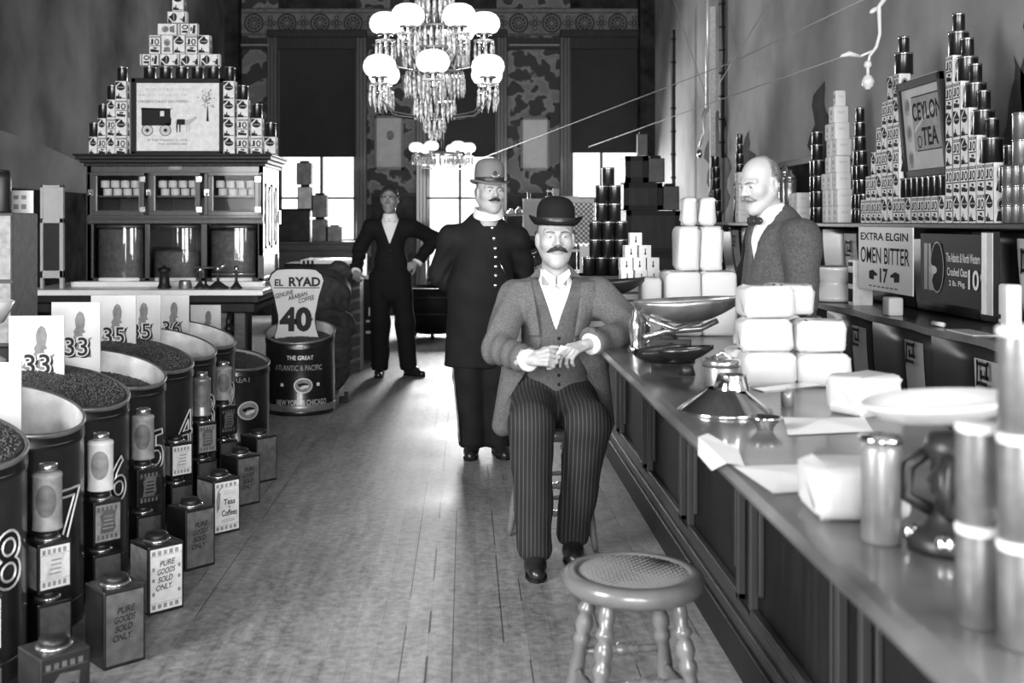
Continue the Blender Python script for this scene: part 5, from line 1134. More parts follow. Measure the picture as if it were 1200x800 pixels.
# ================================================================== BACK OF THE SHOP
# bench under the left back window with dark caddies
t = thing('window_bench', 'panelled wooden bench under the left back window', 'bench', tuple(P(370, 330, 15.2)))
D = 15.2; q = D/F; g = MB(); X = lambda p: (p-CX)*D/F; Zp = lambda p: H-(p-CY)*D/F
g.box(X(318), X(424), D, D+.8, 0, Zp(286), 'mid_wood').box(X(316), X(426), D-.04, D+.8, Zp(286), Zp(283), 'mid_wood').box(X(318), X(415), D-.015, D, Zp(306), Zp(304.5), 'mid_wood').box(X(318), X(415), D-.015, D, Zp(294.5), Zp(293.5), 'mid_wood'); g.build('cabinet', t, bevel=.006)
def caddy(w, h, body):
    t = thing('tea_caddy', 'x', 'tin', (0,0,0)); MB().box(-w/2, w/2, -w/2, w/2, 0, h, body).box(-w/2-.006, -w/2+.006, -w/2-.006, w/2, 0, h, 'black').box(w/2-.006, w/2+.006, -w/2-.006, w/2, 0, h, 'black').build('body', t, bevel=.01)
    MB().box(-w*.32, w*.32, -w*.32, w*.32, h, h+.03, 'black').build('lid', t, bevel=.006); return t
cg = Proto(caddy(.19, .305, 'grey_tin'))
zz = Zp(283)
big = thing('tin_chest', 'large square dark tin chest on the bench in the left back window', 'chest', (X(343), D+.3, zz)); MB().box(X(325), X(362), D+.08, D+.5, zz, Zp(245), 'dark_tin').build('body', big, bevel=.012); MB().box(X(324.5), X(362.5), D+.07, D+.51, Zp(247), Zp(244.5), 'black').build('lid', big)
zt2 = Zp(244.5)
cg.put((X(354), D+.3, zt2), .1, 'grey caddy standing on the large dark tin chest'); cg.put((X(353.5), D+.3, zt2+.335), 0, 'topmost caddy against the left back window')
cg.put((X(372.5), D+.25, zz), 0, 'grey caddy on the bench, bottom of two right of the chest'); cg.put((X(372.5), D+.25, zz+.335), 0, 'grey caddy on top of two right of the chest'); o_ = cg.put((X(390), D+.25, zz), 0, 'lowest single caddy at the right end of the bench'); o_.scale = (.98, .98, .68)
# low glass-topped show case, slatted crates, stuffed sacks
D = 11.2; X = lambda p: (p-CX)*D/F; Zp = lambda p: H-(p-CY)*D/F
t = thing('show_case', 'low dark show case with white top edges behind the price board', 'counter', (X(375), D+.3, 0))
g = MB(); g.box(X(332), X(412), D+.05, D+.7, 0, Zp(309), 'dark_wood'); g.build('body', t, bevel=.006)
MB().box(X(352), X(420), D, D+.72, Zp(309), Zp(304.5), 'marble').build('top', t); MB().box(X(378), X(410), D+.0, D+.05, Zp(324), Zp(320), 'marble').build('shelf_edge', t)
g = MB()
for k in range(3): g.box(X(355+k*5), X(357.5+k*5), D-.02, D, Zp(313), Zp(305), 'black')
g.build('top_bracket', t)
D = 10.6; X = lambda p: (p-CX)*D/F; Zp = lambda p: H-(p-CY)*D/F
t = thing('slatted_crate', 'upright dark slatted crate standing beside the stuffed sacks', 'crate', (X(416), D, 0))
g = MB(); g.box(X(411), X(422), D, D+.35, 0, Zp(318), 'crate_wood'); g.build('body', t, bevel=.004)
for k in range(7): MB().box(X(411)-.005, X(422), D-.015, D, Zp(420-k*14), Zp(423.5-k*14), 'mid_wood', Ry(-.35)).build('slat', t)
t = thing('drawer_chest', 'dark low chest of drawers with pale edges behind the young man', 'chest', tuple(P(430, 425, 11.5)))
D = 11.5; X = lambda p: (p-CX)*D/F; Zp = lambda p: H-(p-CY)*D/F
MB().box(X(422), X(452), D, D+.4, 0, Zp(327), 'dark_wood').build('body', t, bevel=.005); MB().box(X(420.5), X(432), D-.01, D+.4, Zp(327), Zp(324.5), 'marble').build('top_edge', t)
for yy in (376, 389): MB().box(X(429), X(434.5), D-.02, D, Zp(yy+1.4), Zp(yy-1.4), 'marble').build('drawer_edge', t)
MB().box(X(432), X(434), D-.02, D, Zp(370), Zp(360), 'marble').build('edge_strip', t)
def sack(px_, py_, D, rx, rz, lab, seed):
    c = P(px_, py_, D); rng = np.random.RandomState(seed); ph = rng.rand(6)*6
    def f(p):
        d = ell(p, (c.x, c.y, c.z), (rx, rx*.9, rz)); q = p-np.array(c)
        return d+.012*np.sin(q[:, 2]*28+ph[0])*np.sin(q[:, 0]*17+ph[1])+.01*np.sin(q[:, 1]*30+q[:, 2]*20+ph[2])
    g = MB(); sdf(g, f, (c.x-rx-.05, c.y-rx-.05, c.z-rz-.05), (c.x+rx+.05, c.y+rx+.05, c.z+rz+.05), .02, 'sack'); tag(g.build('stuffed_sack'), lab, 'sack')
sack(381, 348, 9.95, .235, .25, 'large bulging dark sack behind the price board, upper one', 1); sack(390, 383, 9.8, .2, .17, 'dark crumpled sack under the large one beside the slatted crate', 2); sack(391, 416, 9.5, .15, .3, 'lowest dark sack on the floor behind the large coffee bin', 3); sack(396, 322, 10.25, .14, .14, 'small round dark bundle above the large sack', 4)
tag(MB().box(*(lambda a, b: (a.x, b.x, 8.75, 8.83, 0, .045))(P(398, 455, 8.8), P(408, 455, 8.8)), 'black').box(*(lambda a, b: (a.x, b.x, 8.77, 8.81, .045, .085))(P(403.5, 455, 8.8), P(408, 455, 8.8)), 'black').build('door_stop'), 'small dark wedge on the floor right of the large coffee bin', 'wedge')
# round dark tub behind the two standing men
c = P(508, 392, 13.8)
t = thing('dark_tub', 'large dark round-bottomed tub standing between the two standing men', 'tub', (c.x, c.y, 0))
MB().lathe([(.2, .05), (.34, .11), (.42, .24), (.45, .42), (.46, .62), (.43, .63), (.42, .5), (.002, .45)], (c.x, c.y, 0), 'black', 36).build('body', t)
for zz in (.3, .5): MB().lathe([(.447, zz), (.468, zz+.004), (.468, zz+.03), (.455, zz+.034)], (c.x, c.y, 0), 'iron', 36, capb=False, capt=False).build('hoop', t)
for k in range(3): a = 2*PI*k/3+.5; MB().turned((c.x+.24*math.cos(a), c.y+.24*math.sin(a), .12), (c.x+.28*math.cos(a), c.y+.28*math.sin(a), 0), [(0, .03), (1, .02)], 'iron').build('foot', t)
# cashier's mesh screen, shelf with bottles, small picture
D = 11.0; X = lambda p: (p-CX)*D/F; Zp = lambda p: H-(p-CY)*D/F
t = thing('cashier_screen', 'pale frame with diamond wire mesh behind the bowler hat', 'screen', (X(668), D, CT))
g = MB()
for q in ((X(636), X(698), Zp(237), Zp(232.5)), (X(636), X(698), Zp(295), Zp(292)), (X(636), X(638), CT, Zp(232)), (X(696), X(698), CT, Zp(232))): g.box(q[0], q[1], D-.01, D+.01, q[2], q[3], 'card')
g.build('frame', t); g = MB(); x0, x1, z0, z1 = X(638), X(696), Zp(292), Zp(237); stp = .048; w_ = x1-x0; hh = z1-z0
k = -hh
while k < w_:
    for s in (1, -1):
        pts = []
        a0, a1 = max(0, -k), min(hh, w_-k)
        if a1 > a0+.01:
            pa = (k+a0, a0); pb = (k+a1, a1)
            f_ = (lambda p: (x0+p[0] if s == 1 else x1-p[0], D, z0+p[1]))
            g.tube([f_(pa), f_(pb)], .0035, 'iron', 4)
    k += stp
g.build('wire_mesh', t)
MB().box(X(638), X(696), D+.03, D+.035, z0+.06, z1, 'paper').build('paper_backing', t)
t = thing('office_desk', 'dark cashier desk below the mesh screen', 'desk', (X(665), D+.2, 0)); MB().box(X(610), X(745), D-.1, D+.6, 0, CT, 'dark_wood').build('body', t, bevel=.008); MB().box(X(606), X(748), D-.14, D+.64, CT, CT+.03, 'dark_wood').build('top', t)
tag(MB().box(X(678), X(694), D-.12, D-.115, CT+.03, Zp(288), 'paper').build('paper_note'), 'white paper note at the foot of the mesh screen', 'paper')
t = thing('black_apparatus', 'black spindly apparatus with pale rods on the desk left of the bowler hat', 'apparatus', (X(612), D, CT+.03))
g = MB(); g.lathe([(.1, 0), (.1, .02), (.03, .05), (.03, .2), (.16, .24), (.17, .32), (.002, .33)], (X(612), D+.1, CT+.03), 'black', 20); g.build('body', t)
for k in range(9): a = random.uniform(-1, 1); MB().tube([(X(604+k*2.2), D-.1, CT+.06+.05*(k % 4)), (X(604+k*2.2)+.07*math.cos(a), D-.12, CT+.08+.05*(k % 4)+.07*math.sin(a))], .007, 'bright_tin', 6).build('rod', t)
D = 14.5; X = lambda p: (p-CX)*D/F; Zp = lambda p: H-(p-CY)*D/F
t = thing('bottle_shelf', 'thin pale wall shelf near the back between helmet and bowler hat', 'shelf', (X(620), D, Zp(253)))
MB().box(X(588), X(640), D-.1, D+.2, Zp(252.5), Zp(251), 'wire').build('board', t)
for x_ in (X(590), X(638)): MB().box(x_, x_+.03, D, D+.2, 0, Zp(252.5), 'dark_wood').build('post', t)
t = thing('small_picture', 'small pale framed picture on the shelf left of the bowler hat', 'picture', (X(623), D-.15, Zp(251)))
MB().box(X(612), X(634), D-.16, D-.13, Zp(276), Zp(233), 'card').build('frame', t); MB().box(X(614), X(632), D-.165, D-.16, Zp(274), Zp(235.5), 'card_grey').build('print', t)
def bott(px_, h, r, m, lab, D=14.5, py=251):
    c = P(px_, py, D); t = thing('glass_bottle', lab, 'bottle', tuple(c)); MB().lathe([(r, 0), (r, h*.55), (r*.4, h*.72), (r*.35, h*.95), (r*.45, h)], c, m, 14).build('body', t)
bott(620, .28, .05, 'black_gloss', 'dark bottle standing in front of the small pale picture', 14.42, 251); bott(608, .1, .045, 'grey_tin', 'squat bottle on the thin back wall shelf'); bott(599, .075, .05, 'porcelain', 'round white jar at the left on the thin back shelf')
D = 12.6; X = lambda p: (p-CX)*D/F; Zp = lambda p: H-(p-CY)*D/F
t = thing('desk_rack', 'pale-topped rack on which two small packets stand behind the bowler hat', 'rack', (X(660), D, Zp(232)))
MB().box(X(640), X(678), D-.05, D+.1, Zp(232.5), Zp(230), 'card').build('board', t)
for x_ in (X(641), X(676)): MB().box(x_, x_+.02, D, D+.05, 0, Zp(232.5), 'dark_wood').build('post', t)
tag(MB().box(X(638.5)+.03, X(647), D-.03, D+.05, Zp(230), Zp(221), 'print_dark').box(X(640), X(646.5), D-.032, D-.03, Zp(225), Zp(223), 'label_white').build('small_packet'), 'dark small packet at left on the pale rack', 'packet')
tag(MB().box(X(648), X(655), D-.03, D+.05, Zp(230), Zp(221), 'label_grey').build('small_packet'), 'grey small packet beside the dark packet on the pale rack', 'packet')
# stacked tea chests at the back right
def chest(x0, x1, y0, y1, D, dep, m, lab):
    X = lambda p: (p-CX)*D/F; Z_ = lambda p: H-(p-CY)*D/F
    t = thing('tea_chest', lab, 'chest', ((X(x0)+X(x1))/2, D+dep/2, Z_(y1))); z0 = max(0, Z_(y1))
    MB().box(X(x0), X(x1), D, D+dep, z0, Z_(y0), m).build('body', t, bevel=.012)
    g = MB(); a, b, c, d = X(x0), X(x1), z0, Z_(y0)
    for q in ((a, b, c, c+.05), (a, b, d-.05, d), (a, a+.05, c, d), (b-.05, b, c, d)): g.box(q[0]-.003, q[1]+.003, D-.012, D+.012, q[2]-.001, q[3]+.003, 'black')
    g.build('edge_band', t)
chest(726, 808, 297, 420, 11.9, .7, 'dark_wood', 'dark tea chest at the floor of the back right stack')
chest(734, 797, 247, 296.2, 11.9, .55, 'dark_wood', 'wide dark tea chest second from the floor in the back right stack')
chest(731, 776, 214.5, 246.3, 11.9, .5, 'dark_wood', 'dark tea chest third from the floor in the back right stack'); chest(733, 759, 183, 213.8, 11.9, .45, 'dark_wood', 'topmost dark tea chest in the back right stack')
cd = Proto(caddy(.17, .26, 'dark_tin'))
D = 12.1; cd.put(P(784.5, 246.2, D), 0, 'dark caddy with bright edge on the second tea chest, at right'); cd.put(P(767.5, 213.7, D), 0, 'dark caddy on the third tea chest beside the topmost chest')
o_ = cd.put(P(752.5, 182.3, D), 0, 'small dark caddy on the topmost tea chest'); o_.scale = (.6, .6, .9)
# ================================================================== CHANDELIERS
def globe(mb, c, r):
    pr = [(r*.38, -.66*r), (r*.42, -.64*r), (r*.8, -.48*r), (r*.97, -.2*r), (r, .02*r), (r*.94, .3*r), (r*.75, .55*r), (r*.5, .68*r), (r*.4, .7*r)]
    return mb.lathe(pr, c, 'gas_globe', 32)
def prism(mb, c, L, r):
    return mb.lathe([(.001, 0), (r*.5, -.01), (r*.3, -.02), (r*.75, -.03), (r, -L*.7), (.001, -L)], c, 'crystal', 6, smooth=False, capb=False, capt=False)
def chandelier(name, label, cx, cy, rings, tiers, ztop, gr, stuff=True, nmax=98):
    zlow = min(z for (R, z, n, L) in tiers)-.1
    t = thing(name, label, 'chandelier', (cx, cy, zlow)); cnt = 0; rest = MB()
    g = MB(); g.tube([(cx, cy, zlow+.1), (cx, cy, ZC)], .018, 'brass', 10)
    for (R, z, n, L) in tiers: g.lathe([(.02, z-.01), (R*.95, z-.006), (R, z), (R, z+.012), (R*.9, z+.016), (.02, z+.03)], (cx, cy, 0), 'grey_tin', 32)
    g.build('stem', t)
    for (R, z, n, ph) in rings:
        for k in range(n):
            a = -PI/2+ph+2*PI*k/n; d = Vector((math.cos(a), math.sin(a), 0)); c = Vector((cx, cy, z))+d*R
            globe(MB(), c, gr).build('globe', t)
            m = MB(); b = c-Vector((0,0,gr*.66)); m.lathe([(gr*.46, -.004), (gr*.5, .006), (gr*.42, .012)], b, 'brass', 20); m.lathe([(.012, -.09), (.02, -.08), (.012, -.06), (.024, -.03), (.03, 0)], b, 'brass', 12); m.build('burner', t)
            m = MB(); e = b-Vector((0,0,.09)); s = Vector((cx, cy, z-gr*.66-.2)); m.tube([s, s+d*R*.4-Vector((0,0,.03)), s+d*R*.75-Vector((0,0,.01)), e-Vector((0,0,.03)), e], [.01, .009, .008, .008, .008], 'brass', 8); m.build('arm', t)
            m = MB(); m.lathe([(.03, -.05), (gr*.62, -.045), (gr*.64, -.038), (.03, -.03)], b, 'crystal', 20); m.build('drip_pan', t)
            for q in range(9):
                w = 2*PI*q/9; p = b+Vector((gr*.58*math.cos(w), gr*.58*math.sin(w), -.045))
                if math.sin(w) < .1 and cnt < nmax: prism(MB(), p, .135, .011).build('crystal_prism', t); cnt += 1
                else: prism(rest, p, .135, .011)
    for (R, z, n, L) in tiers:
        for k in range(n): w = 2*PI*k/n; prism(rest, (cx+R*math.cos(w), cy+R*math.sin(w), z), L, .0125)
        for k in range(n//2): w = 2*PI*(k+.5)/(n//2); prism(rest, (cx+R*.7*math.cos(w), cy+R*.7*math.sin(w), z), L*1.15, .012)
    tag(rest.build('crystal_prism', t), kind='stuff'); return t
zp = lambda y, D: H-(y-CY)*D/F
chandelier('crystal_chandelier', 'large crystal chandelier with two rings of white gas globes', -.197, 7.2, [(.395, 2.41, 6, 0), (.32, 2.715, 6, PI/6)], [(.19, zp(87, 7.2), 30, .15), (.13, zp(117, 7.2), 22, .13), (.065, zp(138, 7.2), 12, .1), (.16, zp(34, 7.2), 26, .18), (.12, zp(-6, 7.2), 20, .17), (.19, zp(60, 7.2), 20, .12), (.03, zp(152, 7.2), 6, .07)], 4.8, .106)
chandelier('crystal_chandelier', 'smaller far chandelier hanging low before the middle back window', -.31, 15.2, [(.36, zp(173, 15.2), 6, PI/6+.12)], [(.28, zp(184, 15.2), 26, .12), (.2, zp(180, 15.2), 18, .15)], 4.8, .1, nmax=30)
# ================================================================== PEOPLE
def head_f(o, yaw, pitch, fat=0., chin=0.):
    o = np.array(o, float); Rm = np.array(Rz(yaw) @ Rx(pitch))
    def loc(p): return (p-o) @ Rm
    def f(p):
        q = loc(p); ax = np.abs(q[:, 0]); m = np.stack([ax, q[:, 1], q[:, 2]], 1)
        d = ell(q, (0, .012, .045), (.074, .093, .087))
        d = smin(d, ell(q, (0, -.028, -.03), (.059+fat, .062, .078)), .04)
        d = smin(d, cap(m, (.0, -.07, -.098), (.012, -.066, -.096), .021+chin), .035)
        d = smin(d, cap(m, (.035, -.03, -.075), (.06, .02, -.03), .017+fat*.8), .035)
        d = smin(d, ell(m, (.038, -.055, -.012), (.027+fat, .026, .026)), .025)
        d = smin(d, cap(m, (.008, -.088, .034), (.045, -.070, .036), .0095), .018)
        d = smax(d, -ell(m, (.032, -.107, .014), (.021, .022, .0145)), .014)
        d = smin(d, np.linalg.norm(m-np.array([.0315, -.0735, .0145]), axis=1)-.0142, .004)
        d = smin(d, cap(q, (0, -.087, .026), (0, -.109, -.012), .0075, .0115), .012)
        d = smin(d, np.linalg.norm(m-np.array([.0125, -.096, -.017]), axis=1)-.0085, .01)
        d = smin(d, ell(q, (0, -.083, -.047), (.027, .012, .006)), .007)
        d = smin(d, ell(q, (0, -.081, -.058), (.022, .012, .007)), .006)
        d = smin(d, np.linalg.norm(q-np.array([0, -.074, -.096]), axis=1)-.019, .02)
        e = ell(m, (.079, .014, .002), (.009, .02, .033)); e = smax(e, -ell(m, (.088, .01, .004), (.008, .011, .02)), .006)
        d = smin(d, e, .008)
        d = smin(d, cap(q, (0, .02, -.06), (0, .035, -.19), .053+fat*.6, .06+fat*.6), .03)
        return d
    pick = [('lip', lambda c: (lambda q: (np.abs(q[:, 0]) < .024) & (np.abs(q[:, 2]+.052) < .0095-.00025*0) & (q[:, 1] < -.085))(loc(c))),
            ('eye_white', lambda c: (lambda q: ((np.abs(q[:, 0])-.0315)**2/.0130**2+(q[:, 2]-.0140)**2/.0043**2 < 1) & (q[:, 1] < -.08))(loc(c))),
            ('iris', lambda c: (lambda q: ((np.abs(q[:, 0])-.0315)**2+(q[:, 2]-.0155)**2 < .0054**2) & (np.abs(q[:, 2]-.0140) < .0046) & (q[:, 1] < -.08))(loc(c)))]
    W = lambda x, y, z: Vector(o)+Rz(yaw) @ Rx(pitch) @ Vector((x, y, z))
    return f, loc, pick, W
def hand(mb, wrist, dirv, nrm, curl, flip, m, thumb=(.6, .75, .3), sc=1., spread=.12):
    # five separate fingers rooted in one palm; nrm = the way the palm faces
    w = Vector(wrist); d = Vector(dirv).normalized(); n = Vector(nrm); n = (n-d*n.dot(d)).normalized(); l = d.cross(n)*flip
    segs = []; knuck = []
    for i, (off, ln, cu) in enumerate(zip((-.030, -.010, .010, .029), (.95, 1.05, .98, .78), curl)):
        k = w+(d*(.088-.004*abs(i-1))+l*off)*sc; a = w+(d*.02+l*off*.6)*sc
        segs.append((a, k, .0115*sc, .0105*sc)); q = k; ang = 0; dd = d+l*off*spread*20*.05
        for j, (L_, c_) in enumerate(zip((.044, .027, .021), cu)):
            ang += c_; v = (dd*math.cos(ang)+n*math.sin(ang)).normalized(); e = q+v*L_*ln*sc; segs.append((q, e, (.0095-.0008*j)*sc, (.0087-.0009*j)*sc)); q = e
    tb = w+(d*.028-l*.022+n*.004)*sc; t1 = (d*thumb[0]-l*thumb[1]+n*thumb[2]).normalized(); t2 = (d*(thumb[0]+.4)-l*(thumb[1]*.3)+n*(thumb[2]+.35)).normalized()
    m1 = tb+t1*.042*sc; m2 = m1+(t1+t2).normalized()*.03*sc; m3 = m2+t2*.024*sc
    segs += [(w+d*.01*sc, tb, .016*sc, .015*sc), (tb, m1, .0145*sc, .0115*sc), (m1, m2, .011*sc, .0098*sc), (m2, m3, .0098*sc, .008*sc), (w-d*.05*sc, w+d*.02*sc, .024*sc, .024*sc)]
    pts = [p for s_ in segs for p in s_[:2]]
    def f(p):
        r = None
        for a, b, ra, rb in segs:
            q = cap(p, a, b, ra, rb); r = q if r is None else smin(r, q, .006)
        return r
    lo = [min(p[i] for p in pts)-.035 for i in range(3)]; hi = [max(p[i] for p in pts)+.035 for i in range(3)]
    sdf(mb, f, lo, hi, .0035, m)
def ext(pts, pad): return [min(p[i] for p in pts)-pad for i in range(3)], [max(p[i] for p in pts)+pad for i in range(3)]
def wrinkle(p, a=.004, k=38., s=0.):
    return a*(np.sin(p[:, 2]*k+np.sin(p[:, 0]*17+s)*1.6+s)*.6+np.sin(p[:, 0]*k*.8+p[:, 2]*23+np.sin(p[:, 1]*19)*1.3+s)*.5)
def surf_y(f, x, z, y0, y1):
    ys = np.linspace(y0, y1, 400); d = f(np.stack([np.full(400, x), ys, np.full(400, z)], 1)); i = np.argmax(d < 0)
    return ys[i] if (d < 0).any() else None
def shoe(t, heel, toe, z0=0., lift=0.):
    h = np.array([heel[0], heel[1], z0+.04]); q = np.array([toe[0], toe[1], z0+.025]); mid = h*.45+q*.55
    def f(p):
        d = cap(p, h, mid+np.array([0,0,.012]), .042, .042); d = smin(d, cap(p, mid, q, .043, .032), .02)
        d = smin(d, cap(p, h+np.array([0,0,.02]), h+np.array([0,0,.085]), .04, .044), .03)
        return np.maximum(d, z0+.012-p[:, 2])
    g = MB(); lo, hi = ext([h, q, h+np.array([0,0,.1])], .07); lo[2] = z0-.005; sdf(g, f, lo, hi, .006, 'leather')
    o = g.build('shoe', t)
    g = MB(); u = (q-h)[:2]; L_ = np.linalg.norm(u); u = u/L_; v = np.array([-u[1], u[0]])
    out = [h[:2]-u*.045+v*a for a in (-.02, .02)]+[]
    pts = [(-.045, -.02), (-.03, -.036), (L_*.4, -.038), (L_*.8, -.044), (L_+.02, -.028), (L_+.036, 0), (L_+.02, .028), (L_*.8, .044), (L_*.4, .038), (-.03, .036), (-.045, .02)]
    vs = [(h[0]+u[0]*a+v[0]*b, h[1]+u[1]*a+v[1]*b, z0+z) for z in (0, .014) for a, b in pts]; n = len(pts)
    g.add(vs, [tuple(range(n-1, -1, -1)), tuple(range(n, 2*n))]+[(i, (i+1) % n, (i+1) % n+n, i+n) for i in range(n)], 'black'); g.build('sole', o); return o
def hat(t, name, W, prof, brim, m, z0, sy=1.2, curl=.02, band=True, tilt=0., front=.0):
    # lathed crown plus a brim that curls up at the sides
    h = MB(); n = 48; R_ = lambda v: W(*(Ry(tilt) @ Vector(v)))
    vs = []; rings = []
    for (r, z) in prof: rings.append([R_((r*math.cos(2*PI*i/n), .012+r*sy*math.sin(2*PI*i/n), z0+z)) for i in range(n)])
    def sk(rg, m, capt=False):
        k = len(rg); fs = [(a*n+i, a*n+(i+1) % n, (a+1)*n+(i+1) % n, (a+1)*n+i) for a in range(k-1) for i in range(n)]
        if capt: fs.append(tuple((k-1)*n+i for i in range(n)))
        h.add(sum(rg, []), fs, m, True)
    sk(rings, m, True); r0 = prof[0][0]
    def br(q, dz):
        out = []
        for i in range(n):
            a = 2*PI*i/n; c, s = math.cos(a), math.sin(a); r = r0+(brim-r0)*q
            out.append(R_((r*c, .012+(r0*sy+(brim-r0)*q*1.0)*s, z0+dz+curl*q**1.5*(c*c)*1.3-front*q*(1 if s < 0 else .6)*s*s+.004*q)))
        return out
    sk([br(0, .004), br(.35, .002), br(.7, .003), br(1., .008), br(1.03, .004), br(1., -.001), br(.7, -.005), br(.35, -.006), br(0, -.004)], m)
    o = h.build(name, t)
    if band:
        h = MB(); rg = []
        for (r, z) in ((r0+.002, .004), (r0+.0028, .006), (r0+.0026, .03), (r0+.001, .032)): rg.append([R_((r*math.cos(2*PI*i/n), .012+r*sy*math.sin(2*PI*i/n), z0+z)) for i in range(n)])
        k = len(rg); h.add(sum(rg, []), [(a*n+i, a*n+(i+1) % n, (a+1)*n+(i+1) % n, (a+1)*n+i) for a in range(k-1) for i in range(n)], 'ribbon', True); h.build('hat_band', o)
    return o
def moustache(t, W, m, w=.045, drop=.014, r=.0095):
    g = MB()
    for s in (-1, 1): g.tube([W(s*.001, -.108, -.034), W(s*w*.3, -.107, -.036), W(s*w*.65, -.098, -.041), W(s*w*.9, -.085, -.041-drop*.7), W(s*w*1.05, -.078, -.038-drop)], [r*.75, r, r*.85, r*.5, r*.15], m, 10)
    g.build('moustache', t)
def brows(t, W, m, k=1.):
    g = MB()
    for s in (-1, 1): g.tube([W(s*.014, -.0985, .032), W(s*.03, -.096, .037), W(s*.048, -.083, .034)], [.003*k, .0036*k, .002*k], m, 8)
    g.build('eyebrows', t)
def hair_mesh(t, hf, loc, keep, thick, m, o, name='hair', h=.005):
    def f(p):
        q = loc(p); d = hf(p)-thick-.002*np.sin(q[:, 0]*160+q[:, 1]*90)*np.sin(q[:, 2]*70); return smax(d, keep(q), .006)
    g = MB(); sdf(g, f, (o[0]-.13, o[1]-.14, o[2]-.12), (o[0]+.13, o[1]+.14, o[2]+.16), h, m); return g.build(name, t)
def figure(base, label, hd, yaw, pitch, J, skin, fat=0., chin=0., hands=()):
    """one continuous body mesh; J = joints"""
    g = MB(); hf, loc, pick, W = head_f(hd, yaw, pitch, fat, chin); o = Vector(hd)
    sdf(g, hf, (o.x-.13, o.y-.14, o.z-.2), (o.x+.13, o.y+.14, o.z+.15), .003, skin, pick)
    def bf(p):
        d = cap(p, J['neck'], J['chest'], .05, .085, .8); d = smin(d, cap(p, J['chest'], J['pelvis'], .088, .1, .75), .04)
        for s in 'LR':
            d = smin(d, cap(p, J['sh'+s], J['el'+s], .04, .034), .03); d = smin(d, cap(p, J['el'+s], J['wr'+s], .036, .024), .02)
            d = smin(d, cap(p, J['hip'+s], J['kn'+s], .075, .05), .05); d = smin(d, cap(p, J['kn'+s], J['an'+s], .048, .033), .02)
        return d
    pts = [J[k] for k in J]; lo, hi = ext(pts, .16); lo[2] = max(lo[2], .02); sdf(g, bf, lo, hi, .016, skin)
    for hh in hands: hand(g, *hh, skin)if False else hand(g, hh[0], hh[1], hh[2], hh[3], hh[4], skin, *hh[5:])
    t = g.build('person', loc=base); tag(t, label, 'person'); return t, hf, loc, W
A_ = lambda *v: np.array(v, float)
def trousers(t, J, m, r=(.105, .085, .075), waist=.14, crease=.0, h=.009, cuff=.0):
    def f(p):
        d = None
        for s in 'LR':
            q = cap(p, J['hip'+s], J['kn'+s], r[0], r[1]); q = smin(q, cap(p, J['kn'+s], J['an'+s], r[1], r[2]), .03); d = q if d is None else smin(d, q, .035)
        d = smin(d, cap(p, J['pelvis'], J['pelvis']+A_(0,0,.12), waist, waist, .75), .06); d = d-wrinkle(p, .004, 30)
        return np.maximum(d, J['anL'][2]-.045+0*p[:, 2]-p[:, 2]) if True else d
    pts = [J[k] for k in ('hipL','hipR','knL','knR','anL','anR','pelvis')]; lo, hi = ext(pts, .2); lo[2] = .02
    g = MB(); sdf(g, f, lo, hi, h, m); return g.build('trousers', t)
def coat_f(J, rs, arm=(.072, .06, .05), flare=None, sy=.72, wr=.005, k=.05, shoulder=.075):
    def f(p):
        d = cap(p, J['chest']+A_(0, 0, .06), J['waist'], rs[0], rs[1], sy)
        d = smin(d, cap(p, J['shL']+A_(.0, 0, -.01), J['shR']+A_(0, 0, -.01), shoulder, None, 1.), .06)
        d = smin(d, cap(p, J['neck']+A_(0, .01, .0), J['chest'], .07, .11, .9), .06)
        if flare: d = smin(d, cap(p, J['waist'], flare[0], rs[1], flare[1], sy), .05)
        a = None
        for s in 'LR':
            q = cap(p, J['sh'+s], J['el'+s], arm[0], arm[1]); q = smin(q, cap(p, J['el'+s], J['wr'+s], arm[1], arm[2]), .02)
            q = np.maximum(q, -cap(p, J['wr'+s]+(J['wr'+s]-J['el'+s])*.0, J['wr'+s]+(J['wr'+s]-J['el'+s])*.4, .04))
            ln = np.linalg.norm(J['wr'+s]-J['el'+s])
            u = (J['wr'+s]-J['el'+s])/ln; q = np.maximum(q, (p-J['wr'+s]) @ u)
            q = q-.004*np.sin(((p-J['el'+s]) @ u)*75+p[:, 0]*25)
            d = smin(d, q, .03) if a is None else smin(d, q, .03); a = 1
        return d-wrinkle(p, wr, 26)
    return f
def cuff(t, J, s, r, m='linen'):
    u = Vector(J['wr'+s]-J['el'+s]).normalized(); a = Vector(J['wr'+s]); g = MB(); g.tube([a-u*.03, a+u*.018, a+u*.02], [r, r, r*.8], m, 18); return g.build('shirt_cuff', t)
# ---------------------------------------------------------------- seated man in a bowler hat
J = dict(neck=A_(.395, 4.88, 1.20), chest=A_(.40, 4.90, 1.02), waist=A_(.405, 4.92, .76), pelvis=A_(.40, 4.95, .64), shL=A_(.225, 4.90, 1.105), elL=A_(.135, 4.76, .885), wrL=A_(.258, 4.54, .865), shR=A_(.585, 4.92, 1.11), elR=A_(.725, 4.80, .962), wrR=A_(.53, 4.62, .925),
         hipL=A_(.31, 4.92, .62), knL=A_(.268, 4.52, .60), anL=A_(.285, 4.55, .10), hipR=A_(.485, 4.92, .62), knR=A_(.505, 4.56, .60), anR=A_(.462, 4.76, .10))
hd = (.392, 4.82, 1.352)
curlL = [(1.0, 1.1, .5)]*2+[(1.15, 1.2, .6), (1.2, 1.2, .6)]; curlR = [(.35, .55, .3), (.5, .7, .4), (.65, .8, .5), (.75, .8, .5)]
hL = ((.263, 4.525, .868), (.75, -.45, .18), (.45, .6, -.35), curlL, -1, (.75, .55, .45))
hR = ((.515, 4.605, .925), (-.85, -.45, -.2), (.1, .35, -.75), curlR, 1, (.9, .35, .35))
